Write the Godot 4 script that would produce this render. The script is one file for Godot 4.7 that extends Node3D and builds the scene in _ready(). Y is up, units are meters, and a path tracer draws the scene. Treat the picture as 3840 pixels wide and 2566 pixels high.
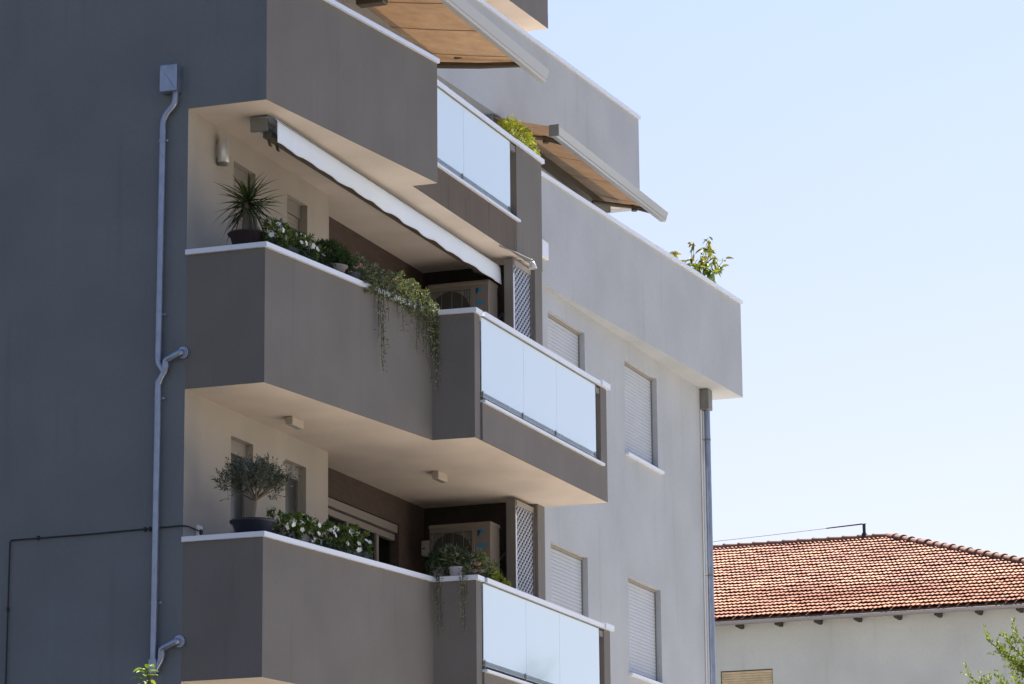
extends Node3D
# An apartment block with stepped balconies seen from the street, a tiled house behind. X runs along the facade, Z points out of it, metres.

const FAR := 600.0
var taken := {}
var mat := {}
var rng := RandomNumberGenerator.new()

# ------------------------------------------------------------------ names and tags
func numbered(n: String) -> String:
	if not taken.has(n):
		taken[n] = 0
		return n
	taken[n] += 1
	return "%s_%03d" % [n, taken[n]]

func tag(o: Node, label := "", category := "", group := "", kind := "") -> Node:
	if label: o.set_meta("label", label)
	if category: o.set_meta("category", category)
	if group: o.set_meta("group", group)
	if kind: o.set_meta("kind", kind)
	return o

func thing(called: String, label: String, category: String, at := Vector3.ZERO, group := "") -> Node3D:
	var o := Node3D.new()
	o.name = numbered(called)
	add_child(o)
	o.position = at
	tag(o, label, category, group)
	return o

func group_part(called: String, parent: Node3D) -> Node3D:
	var o := Node3D.new()
	o.name = part_name(parent, called)
	parent.add_child(o, true)
	return o

func part_name(parent: Node, called: String) -> String:
	if not parent.has_node(NodePath(called)): return called
	var key := "next_" + called
	var k: int = parent.get_meta(key) if parent.has_meta(key) else 1
	parent.set_meta(key, k + 1)
	return "%s_%03d" % [called, k]

func mesh_part(called: String, m: Mesh, material: Material, parent: Node3D, xf := Transform3D.IDENTITY) -> MeshInstance3D:
	var o := MeshInstance3D.new()
	o.name = part_name(parent, called)
	o.mesh = m
	if material: o.material_override = material
	parent.add_child(o, true)
	o.transform = xf
	return o

func done(st: SurfaceTool) -> ArrayMesh:
	st.generate_normals()
	return st.commit()

func obj(called: String, st: SurfaceTool, material: Material, parent: Node3D, at := Vector3.ZERO) -> MeshInstance3D:
	return mesh_part(called, done(st), material, parent, Transform3D(Basis.IDENTITY, at))

# geometry given in world coordinates, hung under a thing that stands somewhere else
func objw(called: String, st: SurfaceTool, material: Material, root: Node3D) -> MeshInstance3D:
	return obj(called, st, material, root, -root.position)

func top(called: String, st: SurfaceTool, material: Material, label: String, category: String, group := "", kind := "") -> MeshInstance3D:
	var o := MeshInstance3D.new()
	o.name = numbered(called)
	o.mesh = done(st)
	o.material_override = material
	add_child(o)
	tag(o, label, category, group, kind)
	return o

# ------------------------------------------------------------------ shapes
func sb() -> SurfaceTool:
	var st := SurfaceTool.new()
	st.begin(Mesh.PRIMITIVE_TRIANGLES)
	st.set_smooth_group(-1)
	return st

func tri(st: SurfaceTool, a: Vector3, b: Vector3, c: Vector3) -> void:   # anticlockwise from outside
	st.add_vertex(a); st.add_vertex(c); st.add_vertex(b)

func quad(st: SurfaceTool, a: Vector3, b: Vector3, c: Vector3, d: Vector3) -> void:
	tri(st, a, b, c); tri(st, a, c, d)

func box(st: SurfaceTool, a: Vector3, b: Vector3) -> void:
	var p := [Vector3(a.x, a.y, a.z), Vector3(b.x, a.y, a.z), Vector3(b.x, b.y, a.z), Vector3(a.x, b.y, a.z),
		Vector3(a.x, a.y, b.z), Vector3(b.x, a.y, b.z), Vector3(b.x, b.y, b.z), Vector3(a.x, b.y, b.z)]
	for f in [[4, 5, 6, 7], [1, 0, 3, 2], [5, 1, 2, 6], [0, 4, 7, 3], [7, 6, 2, 3], [0, 1, 5, 4]]:
		quad(st, p[f[0]], p[f[1]], p[f[2]], p[f[3]])

func v3(x: float, y: float, z: float) -> Vector3:
	return Vector3(x, y, z)

func bx(x0: float, y0: float, z0: float, x1: float, y1: float, z1: float) -> SurfaceTool:
	var st := sb()
	box(st, Vector3(x0, y0, z0), Vector3(x1, y1, z1))
	return st

# a box with softened edges, for things whose edges catch the light
func soft_box(st: SurfaceTool, a: Vector3, b: Vector3, r: float) -> void:
	var c := (a + b) * 0.5
	var h := (b - a) * 0.5
	for ax in 3:
		for s in [-1.0, 1.0]:
			var u := (ax + 1) % 3
			var w := (ax + 2) % 3
			var q := []
			for e in [[-1, -1], [1, -1], [1, 1], [-1, 1]]:
				var p := Vector3.ZERO
				p[ax] = s * h[ax]; p[u] = e[0] * (h[u] - r); p[w] = e[1] * (h[w] - r)
				q.append(c + p)
			if s > 0: quad(st, q[0], q[1], q[2], q[3])
			else: quad(st, q[3], q[2], q[1], q[0])
			# one bevel per edge, taken from the face with the positive turn
			for t in [-1.0, 1.0]:
				var a0 := Vector3.ZERO; var a1 := Vector3.ZERO; var b0 := Vector3.ZERO; var b1 := Vector3.ZERO
				a0[ax] = s * h[ax]; a0[u] = t * (h[u] - r); a0[w] = -(h[w] - r)
				a1 = a0; a1[w] = h[w] - r
				b0[ax] = s * (h[ax] - r); b0[u] = t * h[u]; b0[w] = -(h[w] - r)
				b1 = b0; b1[w] = h[w] - r
				if s * t > 0: quad(st, c + a0, c + b0, c + b1, c + a1)
				else: quad(st, c + a1, c + b1, c + b0, c + a0)
	for sx in [-1.0, 1.0]:
		for sy in [-1.0, 1.0]:
			for sz in [-1.0, 1.0]:
				var px := c + Vector3(sx * h.x, sy * (h.y - r), sz * (h.z - r))
				var py := c + Vector3(sx * (h.x - r), sy * h.y, sz * (h.z - r))
				var pz := c + Vector3(sx * (h.x - r), sy * (h.y - r), sz * h.z)
				if sx * sy * sz > 0: tri(st, px, py, pz)
				else: tri(st, px, pz, py)

# a plan outline (x, z) pulled up from y0 to y1
func prism(st: SurfaceTool, outline: Array, y0: float, y1: float) -> void:
	var poly := PackedVector2Array(outline)
	var area := 0.0
	for i in poly.size():
		var q := poly[(i + 1) % poly.size()]
		area += poly[i].x * q.y - q.x * poly[i].y
	if area > 0: poly.reverse()
	var n := poly.size()
	for i in n:
		var p := poly[i]
		var q := poly[(i + 1) % n]
		quad(st, v3(p.x, y0, p.y), v3(q.x, y0, q.y), v3(q.x, y1, q.y), v3(p.x, y1, p.y))
	var idx := Geometry2D.triangulate_polygon(poly)
	for k in range(0, idx.size(), 3):
		var a := poly[idx[k]]; var b := poly[idx[k + 1]]; var c := poly[idx[k + 2]]
		if (b - a).cross(c - a) > 0:
			var t := b
			b = c; c = t
		tri(st, v3(a.x, y1, a.y), v3(b.x, y1, b.y), v3(c.x, y1, c.y))
		tri(st, v3(a.x, y0, a.y), v3(c.x, y0, c.y), v3(b.x, y0, b.y))

func V(x: float, z: float) -> Vector2:
	return Vector2(x, z)

func tube(st: SurfaceTool, pts: Array, r0: float, r1 := -1.0, sides := 10, caps := true) -> void:
	if r1 < 0: r1 = r0
	var n := pts.size()
	var rings := []
	var side := Vector3.ZERO
	for i in n:
		var d: Vector3 = (pts[mini(i + 1, n - 1)] - pts[maxi(i - 1, 0)]).normalized()
		if i == 0: side = d.cross(Vector3.UP if absf(d.y) < 0.9 else Vector3.RIGHT).normalized()
		else: side = (side - d * side.dot(d)).normalized()
		var up := d.cross(side)
		var r := lerpf(r0, r1, float(i) / maxf(1, n - 1))
		var ring := []
		for k in sides:
			var a := TAU * k / sides
			ring.append(pts[i] + (side * cos(a) + up * sin(a)) * r)
		rings.append(ring)
	st.set_smooth_group(0)
	for i in n - 1:
		for k in sides:
			var k2 := (k + 1) % sides
			quad(st, rings[i][k], rings[i][k2], rings[i + 1][k2], rings[i + 1][k])
	st.set_smooth_group(-1)
	if caps:
		for k in range(1, sides - 1):
			tri(st, rings[0][0], rings[0][k + 1], rings[0][k])
			tri(st, rings[n - 1][0], rings[n - 1][k], rings[n - 1][k + 1])

# profile of (radius, height) turned round the y axis
func lathe(st: SurfaceTool, at: Vector3, prof: Array, sides := 24) -> void:
	st.set_smooth_group(0)
	for i in prof.size() - 1:
		var p: Vector2 = prof[i]; var q: Vector2 = prof[i + 1]
		for k in sides:
			var a := TAU * k / sides; var b := TAU * (k + 1) / sides
			var pa := at + v3(cos(a) * p.x, p.y, sin(a) * p.x); var pb := at + v3(cos(b) * p.x, p.y, sin(b) * p.x)
			var qa := at + v3(cos(a) * q.x, q.y, sin(a) * q.x); var qb := at + v3(cos(b) * q.x, q.y, sin(b) * q.x)
			if p.x < 1e-5: tri(st, pa, qa, qb)
			elif q.x < 1e-5: tri(st, pa, qa, pb)
			else: quad(st, pb, pa, qa, qb)
	st.set_smooth_group(-1)

# a smooth path through points, rounded at the corners
func rounded(pts: Array, r: float, steps := 5) -> Array:
	var out := [pts[0]]
	for i in range(1, pts.size() - 1):
		var p: Vector3 = pts[i]
		var a: Vector3 = (pts[i - 1] - p); var b: Vector3 = (pts[i + 1] - p)
		var s := minf(r, minf(a.length(), b.length()) * 0.49)
		var p0 := p + a.normalized() * s; var p1 := p + b.normalized() * s
		for k in steps + 1:
			var t := float(k) / steps
			out.append(p0.lerp(p, t).lerp(p.lerp(p1, t), t))
	out.append(pts[pts.size() - 1])
	return out

# front wall at z with openings [x0, y0, x1, y1] and their reveals
func wall_with_holes(st: SurfaceTool, x0: float, x1: float, y0: float, y1: float, z: float, depth: float, holes: Array) -> void:
	var xs := [x0, x1]; var ys := [y0, y1]
	for h in holes:
		xs.append_array([h[0], h[2]]); ys.append_array([h[1], h[3]])
	xs.sort(); ys.sort()
	for i in xs.size() - 1:
		for j in ys.size() - 1:
			if xs[i + 1] - xs[i] < 1e-4 or ys[j + 1] - ys[j] < 1e-4: continue
			var cx: float = (xs[i] + xs[i + 1]) / 2; var cy: float = (ys[j] + ys[j + 1]) / 2
			var open := false
			for h in holes:
				if cx > h[0] and cx < h[2] and cy > h[1] and cy < h[3]: open = true
			if not open: quad(st, v3(xs[i], ys[j], z), v3(xs[i + 1], ys[j], z), v3(xs[i + 1], ys[j + 1], z), v3(xs[i], ys[j + 1], z))
	for h in holes:
		var zb := z - depth
		quad(st, v3(h[0], h[1], z), v3(h[0], h[1], zb), v3(h[0], h[3], zb), v3(h[0], h[3], z)) 
		quad(st, v3(h[2], h[1], zb), v3(h[2], h[1], z), v3(h[2], h[3], z), v3(h[2], h[3], zb))
		quad(st, v3(h[0], h[3], z), v3(h[0], h[3], zb), v3(h[2], h[3], zb), v3(h[2], h[3], z))
		quad(st, v3(h[0], h[1], zb), v3(h[0], h[1], z), v3(h[2], h[1], z), v3(h[2], h[1], zb))

# ------------------------------------------------------------------ materials
func lin(r: float, g: float, b: float) -> Color:
	return Color(r, g, b).linear_to_srgb()

func noise_tex(rise: float, freq: float, octaves: int, size: int, seed_: int, low: float) -> ImageTexture:
	var n := FastNoiseLite.new()
	n.noise_type = FastNoiseLite.TYPE_SIMPLEX_SMOOTH
	n.frequency = freq; n.fractal_octaves = octaves; n.fractal_gain = rise; n.seed = seed_
	var im := n.get_seamless_image(size, size)
	var out := Image.create(size, size, true, Image.FORMAT_RGB8)
	for y in size:
		for x in size:
			var v := lerpf(low, 1.0, im.get_pixel(x, y).r)
			out.set_pixel(x, y, Color(v, v, v))
	out.generate_mipmaps()
	return ImageTexture.create_from_image(out)

# mottled paint with fine grain and a few faint runs of rain water
func wall_tex(size: int, seed_: int, streaks: int, depth: float) -> ImageTexture:
	var n := FastNoiseLite.new()
	n.noise_type = FastNoiseLite.TYPE_SIMPLEX_SMOOTH
	n.frequency = 0.006; n.fractal_octaves = 3; n.fractal_gain = 0.5; n.seed = seed_
	var g := FastNoiseLite.new()
	g.noise_type = FastNoiseLite.TYPE_SIMPLEX_SMOOTH
	g.frequency = 0.11; g.fractal_octaves = 3; g.fractal_gain = 0.8; g.seed = seed_ + 1
	var a := n.get_seamless_image(size, size); var b := g.get_seamless_image(size, size)
	var r := RandomNumberGenerator.new()
	r.seed = seed_
	var runs := PackedFloat32Array()
	runs.resize(size * size)
	for k in streaks:
		var x0 := r.randi() % size; var y0 := r.randi() % size
		var w := r.randf_range(1.5, 5.0); var l := r.randi_range(size / 8, size / 2)
		var s := r.randf_range(-1.0, 0.45) * depth
		var drift := 0.0
		for y in l:
			drift += r.randf_range(-0.12, 0.12)
			var f := sin(PI * pow(float(y) / l, 0.6)) * s
			for dx in range(-7, 8):
				var q := posmod(x0 + dx + int(drift), size) + posmod(y0 + y, size) * size
				runs[q] += f * exp(-pow(dx / w, 2.0))
	var out := Image.create(size, size, true, Image.FORMAT_RGB8)
	for y in size:
		for x in size:
			var v := clampf(0.90 + 0.06 * a.get_pixel(x, y).r + 0.03 * (b.get_pixel(x, y).r - 0.5) + runs[x + y * size], 0.0, 1.0)
			out.set_pixel(x, y, Color(v, v, v))
	out.generate_mipmaps()
	return ImageTexture.create_from_image(out)

func bump_tex(freq: float, size: int, seed_: int, strength: float) -> ImageTexture:
	var n := FastNoiseLite.new()
	n.noise_type = FastNoiseLite.TYPE_SIMPLEX_SMOOTH
	n.frequency = freq; n.fractal_octaves = 4; n.seed = seed_
	var im := n.get_seamless_image(size, size)
	im.bump_map_to_normal_map(strength)
	im.generate_mipmaps()
	return ImageTexture.create_from_image(im)

func plain(c: Color, rough := 0.8, metal := 0.0, spec := 0.5) -> StandardMaterial3D:
	var m := StandardMaterial3D.new()
	m.albedo_color = c; m.roughness = rough; m.metallic = metal; m.metallic_specular = spec
	return m

func plaster(c: Color, tex: Texture2D, scale: Vector3, nrm: Texture2D, rough := 0.9, ns := 0.5) -> StandardMaterial3D:
	var m := plain(c, rough, 0.0, 0.35)
	m.albedo_texture = tex
	m.uv1_triplanar = true; m.uv1_world_triplanar = true; m.uv1_scale = scale
	m.uv1_triplanar_sharpness = 4.0
	if nrm:
		m.normal_enabled = true; m.normal_texture = nrm; m.normal_scale = ns
	return m

func leafy(rough := 0.55, through := 0.5) -> StandardMaterial3D:
	var m := plain(Color.WHITE, rough, 0.0, 0.4)
	m.vertex_color_use_as_albedo = true
	m.cull_mode = BaseMaterial3D.CULL_DISABLED
	if through > 0:
		m.backlight_enabled = true; m.backlight = Color(through * 0.9, through, through * 0.4).linear_to_srgb()
	return m

func make_materials() -> void:
	var mott := wall_tex(512, 31, 0, 0.0)
	var mott_runs := wall_tex(512, 77, 26, 0.035)
	var fine := noise_tex(0.7, 0.01, 6, 512, 8, 0.84)
	var stained := wall_tex(512, 12, 60, 0.10)
	var grain := bump_tex(0.09, 512, 5, 3.0)
	mat.slate = plaster(lin(0.215, 0.238, 0.258), mott_runs, v3(0.22, 0.22, 0.22), grain, 0.9, 0.07)
	mat.taupe = plaster(lin(0.215, 0.204, 0.194), mott_runs, v3(0.31, 0.24, 0.31), grain, 0.9, 0.07)
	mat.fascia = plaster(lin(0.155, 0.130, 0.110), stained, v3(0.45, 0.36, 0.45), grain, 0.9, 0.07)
	mat.light = plaster(lin(0.525, 0.560, 0.600), mott_runs, v3(0.2, 0.17, 0.2), grain, 0.9, 0.07)
	mat.cream = plaster(lin(0.530, 0.485, 0.425), mott, v3(0.33, 0.25, 0.33), grain, 0.9, 0.07)
	mat.soffit = plaster(lin(0.740, 0.655, 0.575), mott, v3(0.35, 0.35, 0.35), grain, 0.9, 0.06)
	mat.brown = plaster(lin(0.115, 0.085, 0.073), fine, v3(0.6, 2.0, 0.6), grain, 0.8, 0.4)
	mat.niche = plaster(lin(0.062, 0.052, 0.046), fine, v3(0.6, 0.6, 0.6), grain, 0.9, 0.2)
	mat.cap = plain(lin(0.740, 0.790, 0.890), 0.38, 0.15)
	mat.rail = plain(lin(0.62, 0.65, 0.70), 0.30, 0.55)
	mat.bolt = plain(lin(0.16, 0.17, 0.18), 0.4, 0.7)
	mat.glass = plain(lin(0.660, 0.820, 0.970), 0.06, 0.0, 0.62)
	mat.clear = plain(Color(0.55, 0.64, 0.68, 0.45), 0.25, 0.0, 0.4)
	mat.clear.transparency = BaseMaterial3D.TRANSPARENCY_ALPHA
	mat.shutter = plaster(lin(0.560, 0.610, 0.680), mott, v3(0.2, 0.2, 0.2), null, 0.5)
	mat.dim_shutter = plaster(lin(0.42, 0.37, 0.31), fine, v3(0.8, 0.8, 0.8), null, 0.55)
	mat.frame = plain(lin(0.290, 0.265, 0.240), 0.5)
	mat.dark_glass = plain(lin(0.015, 0.017, 0.02), 0.08, 0.0, 0.5)
	mat.grey_glass = plain(lin(0.07, 0.075, 0.075), 0.25)
	mat.dark = plain(lin(0.02, 0.02, 0.022), 0.7)
	mat.zinc = plaster(lin(0.40, 0.46, 0.60), fine, v3(1.5, 0.6, 1.5), null, 0.36)
	mat.zinc.metallic = 0.75
	mat.zinc_dull = plaster(lin(0.27, 0.27, 0.26), fine, v3(1.5, 0.6, 1.5), null, 0.5)
	mat.zinc_dull.metallic = 0.35
	mat.canvas = plaster(lin(0.460, 0.360, 0.265), fine, v3(0.5, 0.5, 0.5), null, 0.85)
	mat.canvas.cull_mode = BaseMaterial3D.CULL_DISABLED
	mat.canvas.backlight_enabled = true
	mat.canvas.backlight = lin(0.22, 0.15, 0.095)
	mat.seam = plain(lin(0.20, 0.13, 0.08), 0.9)
	mat.valance = plain(lin(0.760, 0.860, 1.000), 0.8)
	mat.valance.cull_mode = BaseMaterial3D.CULL_DISABLED
	mat.alu = plain(lin(0.42, 0.44, 0.47), 0.42, 0.25)
	mat.bracket = plain(lin(0.22, 0.22, 0.20), 0.5, 0.3)
	mat.arm = plain(lin(0.10, 0.085, 0.065), 0.5, 0.2)
	mat.white = plain(lin(0.78, 0.78, 0.76), 0.45)
	mat.ac = plain(lin(0.20, 0.172, 0.145), 0.5)
	mat.ac_dark = plain(lin(0.05, 0.048, 0.045), 0.6)
	mat.blue = plain(lin(0.05, 0.20, 0.36), 0.5)
	mat.deep_blue = plain(lin(0.012, 0.04, 0.09), 0.5)
	mat.lamp = plain(lin(0.47, 0.41, 0.35), 0.6)
	mat.lamp_glass = plain(lin(0.34, 0.36, 0.30), 0.2)
	mat.steel = plain(lin(0.70, 0.68, 0.66), 0.28, 0.45)
	mat.cable = plain(lin(0.02, 0.02, 0.025), 0.6)
	mat.lattice = plain(lin(0.34, 0.37, 0.44), 0.55)
	mat.lattice_frame = plain(lin(0.17, 0.16, 0.155), 0.45, 0.1)
	mat.pot_brown = plaster(lin(0.055, 0.034, 0.032), fine, v3(3, 3, 3), null, 0.6)
	mat.pot_black = plain(lin(0.018, 0.018, 0.022), 0.45)
	mat.pot_grey = plaster(lin(0.30, 0.28, 0.27), fine, v3(3, 3, 3), null, 0.8)
	mat.pot_white = plain(lin(0.60, 0.54, 0.53), 0.6)
	mat.pot_green = plain(lin(0.02, 0.03, 0.03), 0.6)
	mat.soil = plain(lin(0.03, 0.022, 0.016), 0.95)
	mat.bark = plaster(lin(0.20, 0.17, 0.14), fine, v3(4, 4, 4), grain, 0.9)
	mat.bark_pale = plaster(lin(0.30, 0.26, 0.22), fine, v3(6, 6, 6), grain, 0.9)
	mat.leaf = leafy(0.55, 0.45)
	mat.olive = leafy(0.6, 0.25)
	mat.petal = plain(lin(0.86, 0.86, 0.82), 0.7)
	mat.petal.cull_mode = BaseMaterial3D.CULL_DISABLED
	mat.petal.backlight_enabled = true; mat.petal.backlight = lin(0.4, 0.4, 0.38)
	mat.pink = plain(lin(0.62, 0.16, 0.22), 0.7)
	mat.rose = plain(lin(0.62, 0.36, 0.30), 0.7)
	mat.house = plaster(lin(0.560, 0.600, 0.605), mott_runs, v3(0.16, 0.13, 0.16), grain, 0.9, 0.07)
	mat.gutter = plain(lin(0.270, 0.260, 0.275), 0.45, 0.3)
	mat.wood_dark = plain(lin(0.035, 0.03, 0.027), 0.8)
	mat.blind = plaster(lin(0.60, 0.50, 0.34), fine, v3(0.6, 0.6, 0.6), null, 0.6)
	mat.tiles = []
	for c in [[0.441, 0.179, 0.111], [0.471, 0.207, 0.127], [0.393, 0.148, 0.098], [0.503, 0.242, 0.147], [0.424, 0.189, 0.129], [0.344, 0.116, 0.074]]:
		mat.tiles.append(plaster(lin(c[0], c[1], c[2]), fine, v3(1.7, 1.7, 1.7), grain, 0.85, 0.5))
	mat.tile_mass = plain(Color.WHITE, 0.85)
	mat.tile_mass.vertex_color_use_as_albedo = true
	mat.ridge = plaster(lin(0.26, 0.15, 0.115), fine, v3(1.9, 1.9, 1.9), grain, 0.85, 0.5)
	mat.under = plain(lin(0.16, 0.09, 0.065), 0.9)
	mat.ground = plaster(lin(0.13, 0.135, 0.095), fine, v3(0.12, 0.12, 0.12), null, 0.95)
	mat.asphalt = plaster(lin(0.06, 0.06, 0.06), fine, v3(0.3, 0.3, 0.3), null, 0.95)
	mat.paving = plaster(lin(0.500, 0.455, 0.400), fine, v3(0.4, 0.4, 0.4), null, 0.95)

# ------------------------------------------------------------------ set-up
func _ready() -> void:
	rng.seed = 20240607
	var cam := Camera3D.new()
	cam.name = "camera"
	add_child(cam)
	cam.transform = Transform3D(Basis(v3(0.34608, -0.009113, 0.938161), v3(-0.204813, 0.975101, 0.085025), v3(-0.915576, -0.221573, 0.335597)).orthonormalized(), v3(-30.1296, 1.6, 14.616))
	cam.keep_aspect = Camera3D.KEEP_HEIGHT
	cam.fov = rad_to_deg(2.0 * atan(1283.0 / 12484.4))
	cam.near = 0.1
	cam.far = FAR
	cam.current = true

	var env := Environment.new()
	var sky := Sky.new()
	var el := deg_to_rad(54.0)
	var turn := deg_to_rad(0.5)
	var to_sun := v3(cos(el) * cos(turn), sin(el), -cos(el) * sin(turn))
	var sm := PanoramaSkyMaterial.new()
	sm.panorama = clear_sky(to_sun)
	sky.sky_material = sm
	env.background_mode = Environment.BG_SKY
	env.sky = sky
	env.background_energy_multiplier = 0.355
	env.ambient_light_source = Environment.AMBIENT_SOURCE_SKY
	env.tonemap_mode = Environment.TONE_MAPPER_LINEAR
	env.tonemap_exposure = 3.0
	env.sdfgi_enabled = true; env.ssao_enabled = true; env.ssil_enabled = true
	var we := WorldEnvironment.new()
	we.name = "world_environment"
	we.environment = env
	add_child(we)

	var sun := DirectionalLight3D.new()
	sun.name = "sun"
	sun.light_color = Color(1.0, 0.955, 0.88)
	sun.light_energy = 1.6
	sun.light_angular_distance = 0.5
	sun.shadow_enabled = true
	add_child(sun)
	sun.look_at_from_position(to_sun * 60.0, Vector3.ZERO)

	make_materials()
	build_ground()
	build_block()
	build_house()
	build_awnings()
	build_fittings()
	build_balcony_plants()
	build_trees()

# a cloudless hazy sky: paler towards the horizon and round the sun, deeper blue and dimmer away from it (the standard clear-sky distribution)
func clear_sky(to_sun: Vector3) -> ImageTexture:
	var w := 512; var h := 256
	var im := Image.create(w, h, false, Image.FORMAT_RGBF)
	var norm := 1.0 / 1.60
	for y in h:
		var e := PI * (0.5 - (y + 0.5) / h)
		for x in w:
			var a := TAU * (x + 0.5) / w
			var d := v3(sin(a) * cos(e), sin(e), -cos(a) * cos(e))
			if e < 0.0:
				im.set_pixel(x, y, Color(0.30, 0.30, 0.28))
				continue
			var chi := acos(clampf(d.dot(to_sun), -1.0, 1.0))
			var grade := 1.0 - 0.92 * exp(-0.22 / maxf(d.y, 0.03))
			var scatter := 1.0 + 6.5 * (exp(-2.6 * chi) - exp(-2.6 * PI / 2)) + 0.42 * cos(chi) * cos(chi)
			var l := grade * scatter * norm
			var white := clampf(exp(-0.75 * d.y - 1.6 * d.y * d.y) + 0.5 * exp(-5.0 * chi), 0.0, 1.0)
			var c := Color(0.34, 0.90, 2.3).lerp(Color(1.0, 1.0, 1.02), white)
			im.set_pixel(x, y, Color(c.r * l, c.g * l, c.b * l))
	return ImageTexture.create_from_image(im)

func build_ground() -> void:
	var st := sb()
	quad(st, v3(-300, 0, 300), v3(300, 0, 300), v3(300, 0, -300), v3(-300, 0, -300))
	tag(top("ground", st, mat.ground, "wide dull green ground round the buildings", "ground"), "", "", "", "structure")
	st = sb()
	prism(st, [V(-3.0, 0.9), V(16.6, 0.9), V(16.6, -60), V(120, -60), V(120, 48), V(-3.0, 48)], 0.004, 0.12)  # unseen paving, added so its bounce lifts the front and the soffits
	tag(top("bounce_paving", st, mat.paving, "unseen pale paving added before the apartment block to bounce light", "bounce_paving"), "", "", "", "structure")
	st = sb()
	prism(st, [V(-46, -160), V(-3.4, -160), V(-3.4, 160), V(-46, 160)], -0.1, 0.006)  # unseen asphalt, added to keep warm bounce off the side wall
	tag(top("added_road", st, mat.asphalt, "unseen dark asphalt added along the slate side wall to cut bounce", "added_road"), "", "", "", "structure")

# ------------------------------------------------------------------ the apartment block
const SOFFITS := [5.707, 8.707, 11.70]

func make_slat(w: float, h: float, d: float) -> ArrayMesh:
	var st := sb()
	var prof := [V(0.0, 0.0), V(d, 0.18 * h), V(d * 1.15, 0.5 * h), V(d, 0.82 * h), V(0.0, h - 0.002)]
	for i in 4:
		quad(st, v3(0, prof[i].y, prof[i].x), v3(w, prof[i].y, prof[i].x), v3(w, prof[i + 1].y, prof[i + 1].x), v3(0, prof[i + 1].y, prof[i + 1].x))
	return done(st)

func shutter_window(b: Node3D, x0: float, y0: float, x1: float, y1: float, z: float, depth: float, sm: Material, pitch: float, down := 1.0, box_h := 0.0) -> void:
	var w := group_part("window", b)
	var zb := z - depth
	obj("pane", bx(x0 + 0.02, y0 + 0.02, zb - 0.02, x1 - 0.02, y1 - 0.02, zb - 0.014), mat.dark_glass if sm == mat.shutter else mat.grey_glass, w)
	for x in [x0, x1 - 0.025]:
		obj("guide", bx(x + 0.002, y0 + 0.002, zb - 0.03, x + 0.023, y1 - 0.002, zb + 0.012), mat.bracket if sm == mat.shutter else mat.frame, w)
	if box_h > 0:
		obj("shutter_box", bx(x0 + 0.003, y1 - box_h, zb - 0.08, x1 - 0.003, y1 - 0.003, zb + 0.02), mat.frame, w)
	var ytop := y1 - box_h
	var n := int((ytop - y0) * down / pitch)
	var m := make_slat(x1 - x0 - 0.052, pitch, 0.0045)
	for k in n:
		mesh_part("slat", m, sm, w, Transform3D(Basis.IDENTITY, v3(x0 + 0.026, ytop - (k + 1) * pitch, zb - 0.003)))
	obj("backing", bx(x0 - 0.01, y0 - 0.01, zb - 0.16, x1 + 0.01, y1 + 0.01, zb - 0.15), mat.dark, w)

# offset a line of plan points to its left or right; returns the strip between both
func strip(line: Array, inner: float, outer: float) -> Array:
	var out := []
	var back := []
	var n := line.size()
	for i in n:
		var p: Vector2 = line[i]
		var d0: Vector2 = (p - line[i - 1]).normalized() if i > 0 else (line[1] - p).normalized()
		var d1: Vector2 = (line[i + 1] - p).normalized() if i < n - 1 else d0
		var n0 := V(-d0.y, d0.x); var n1 := V(-d1.y, d1.x)
		var m := (n0 + n1).normalized()
		var k := 1.0 / maxf(0.3, m.dot(n0))
		out.append(p + m * outer * k)
		back.append(p - m * inner * k)
	back.reverse()
	return out + back

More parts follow.
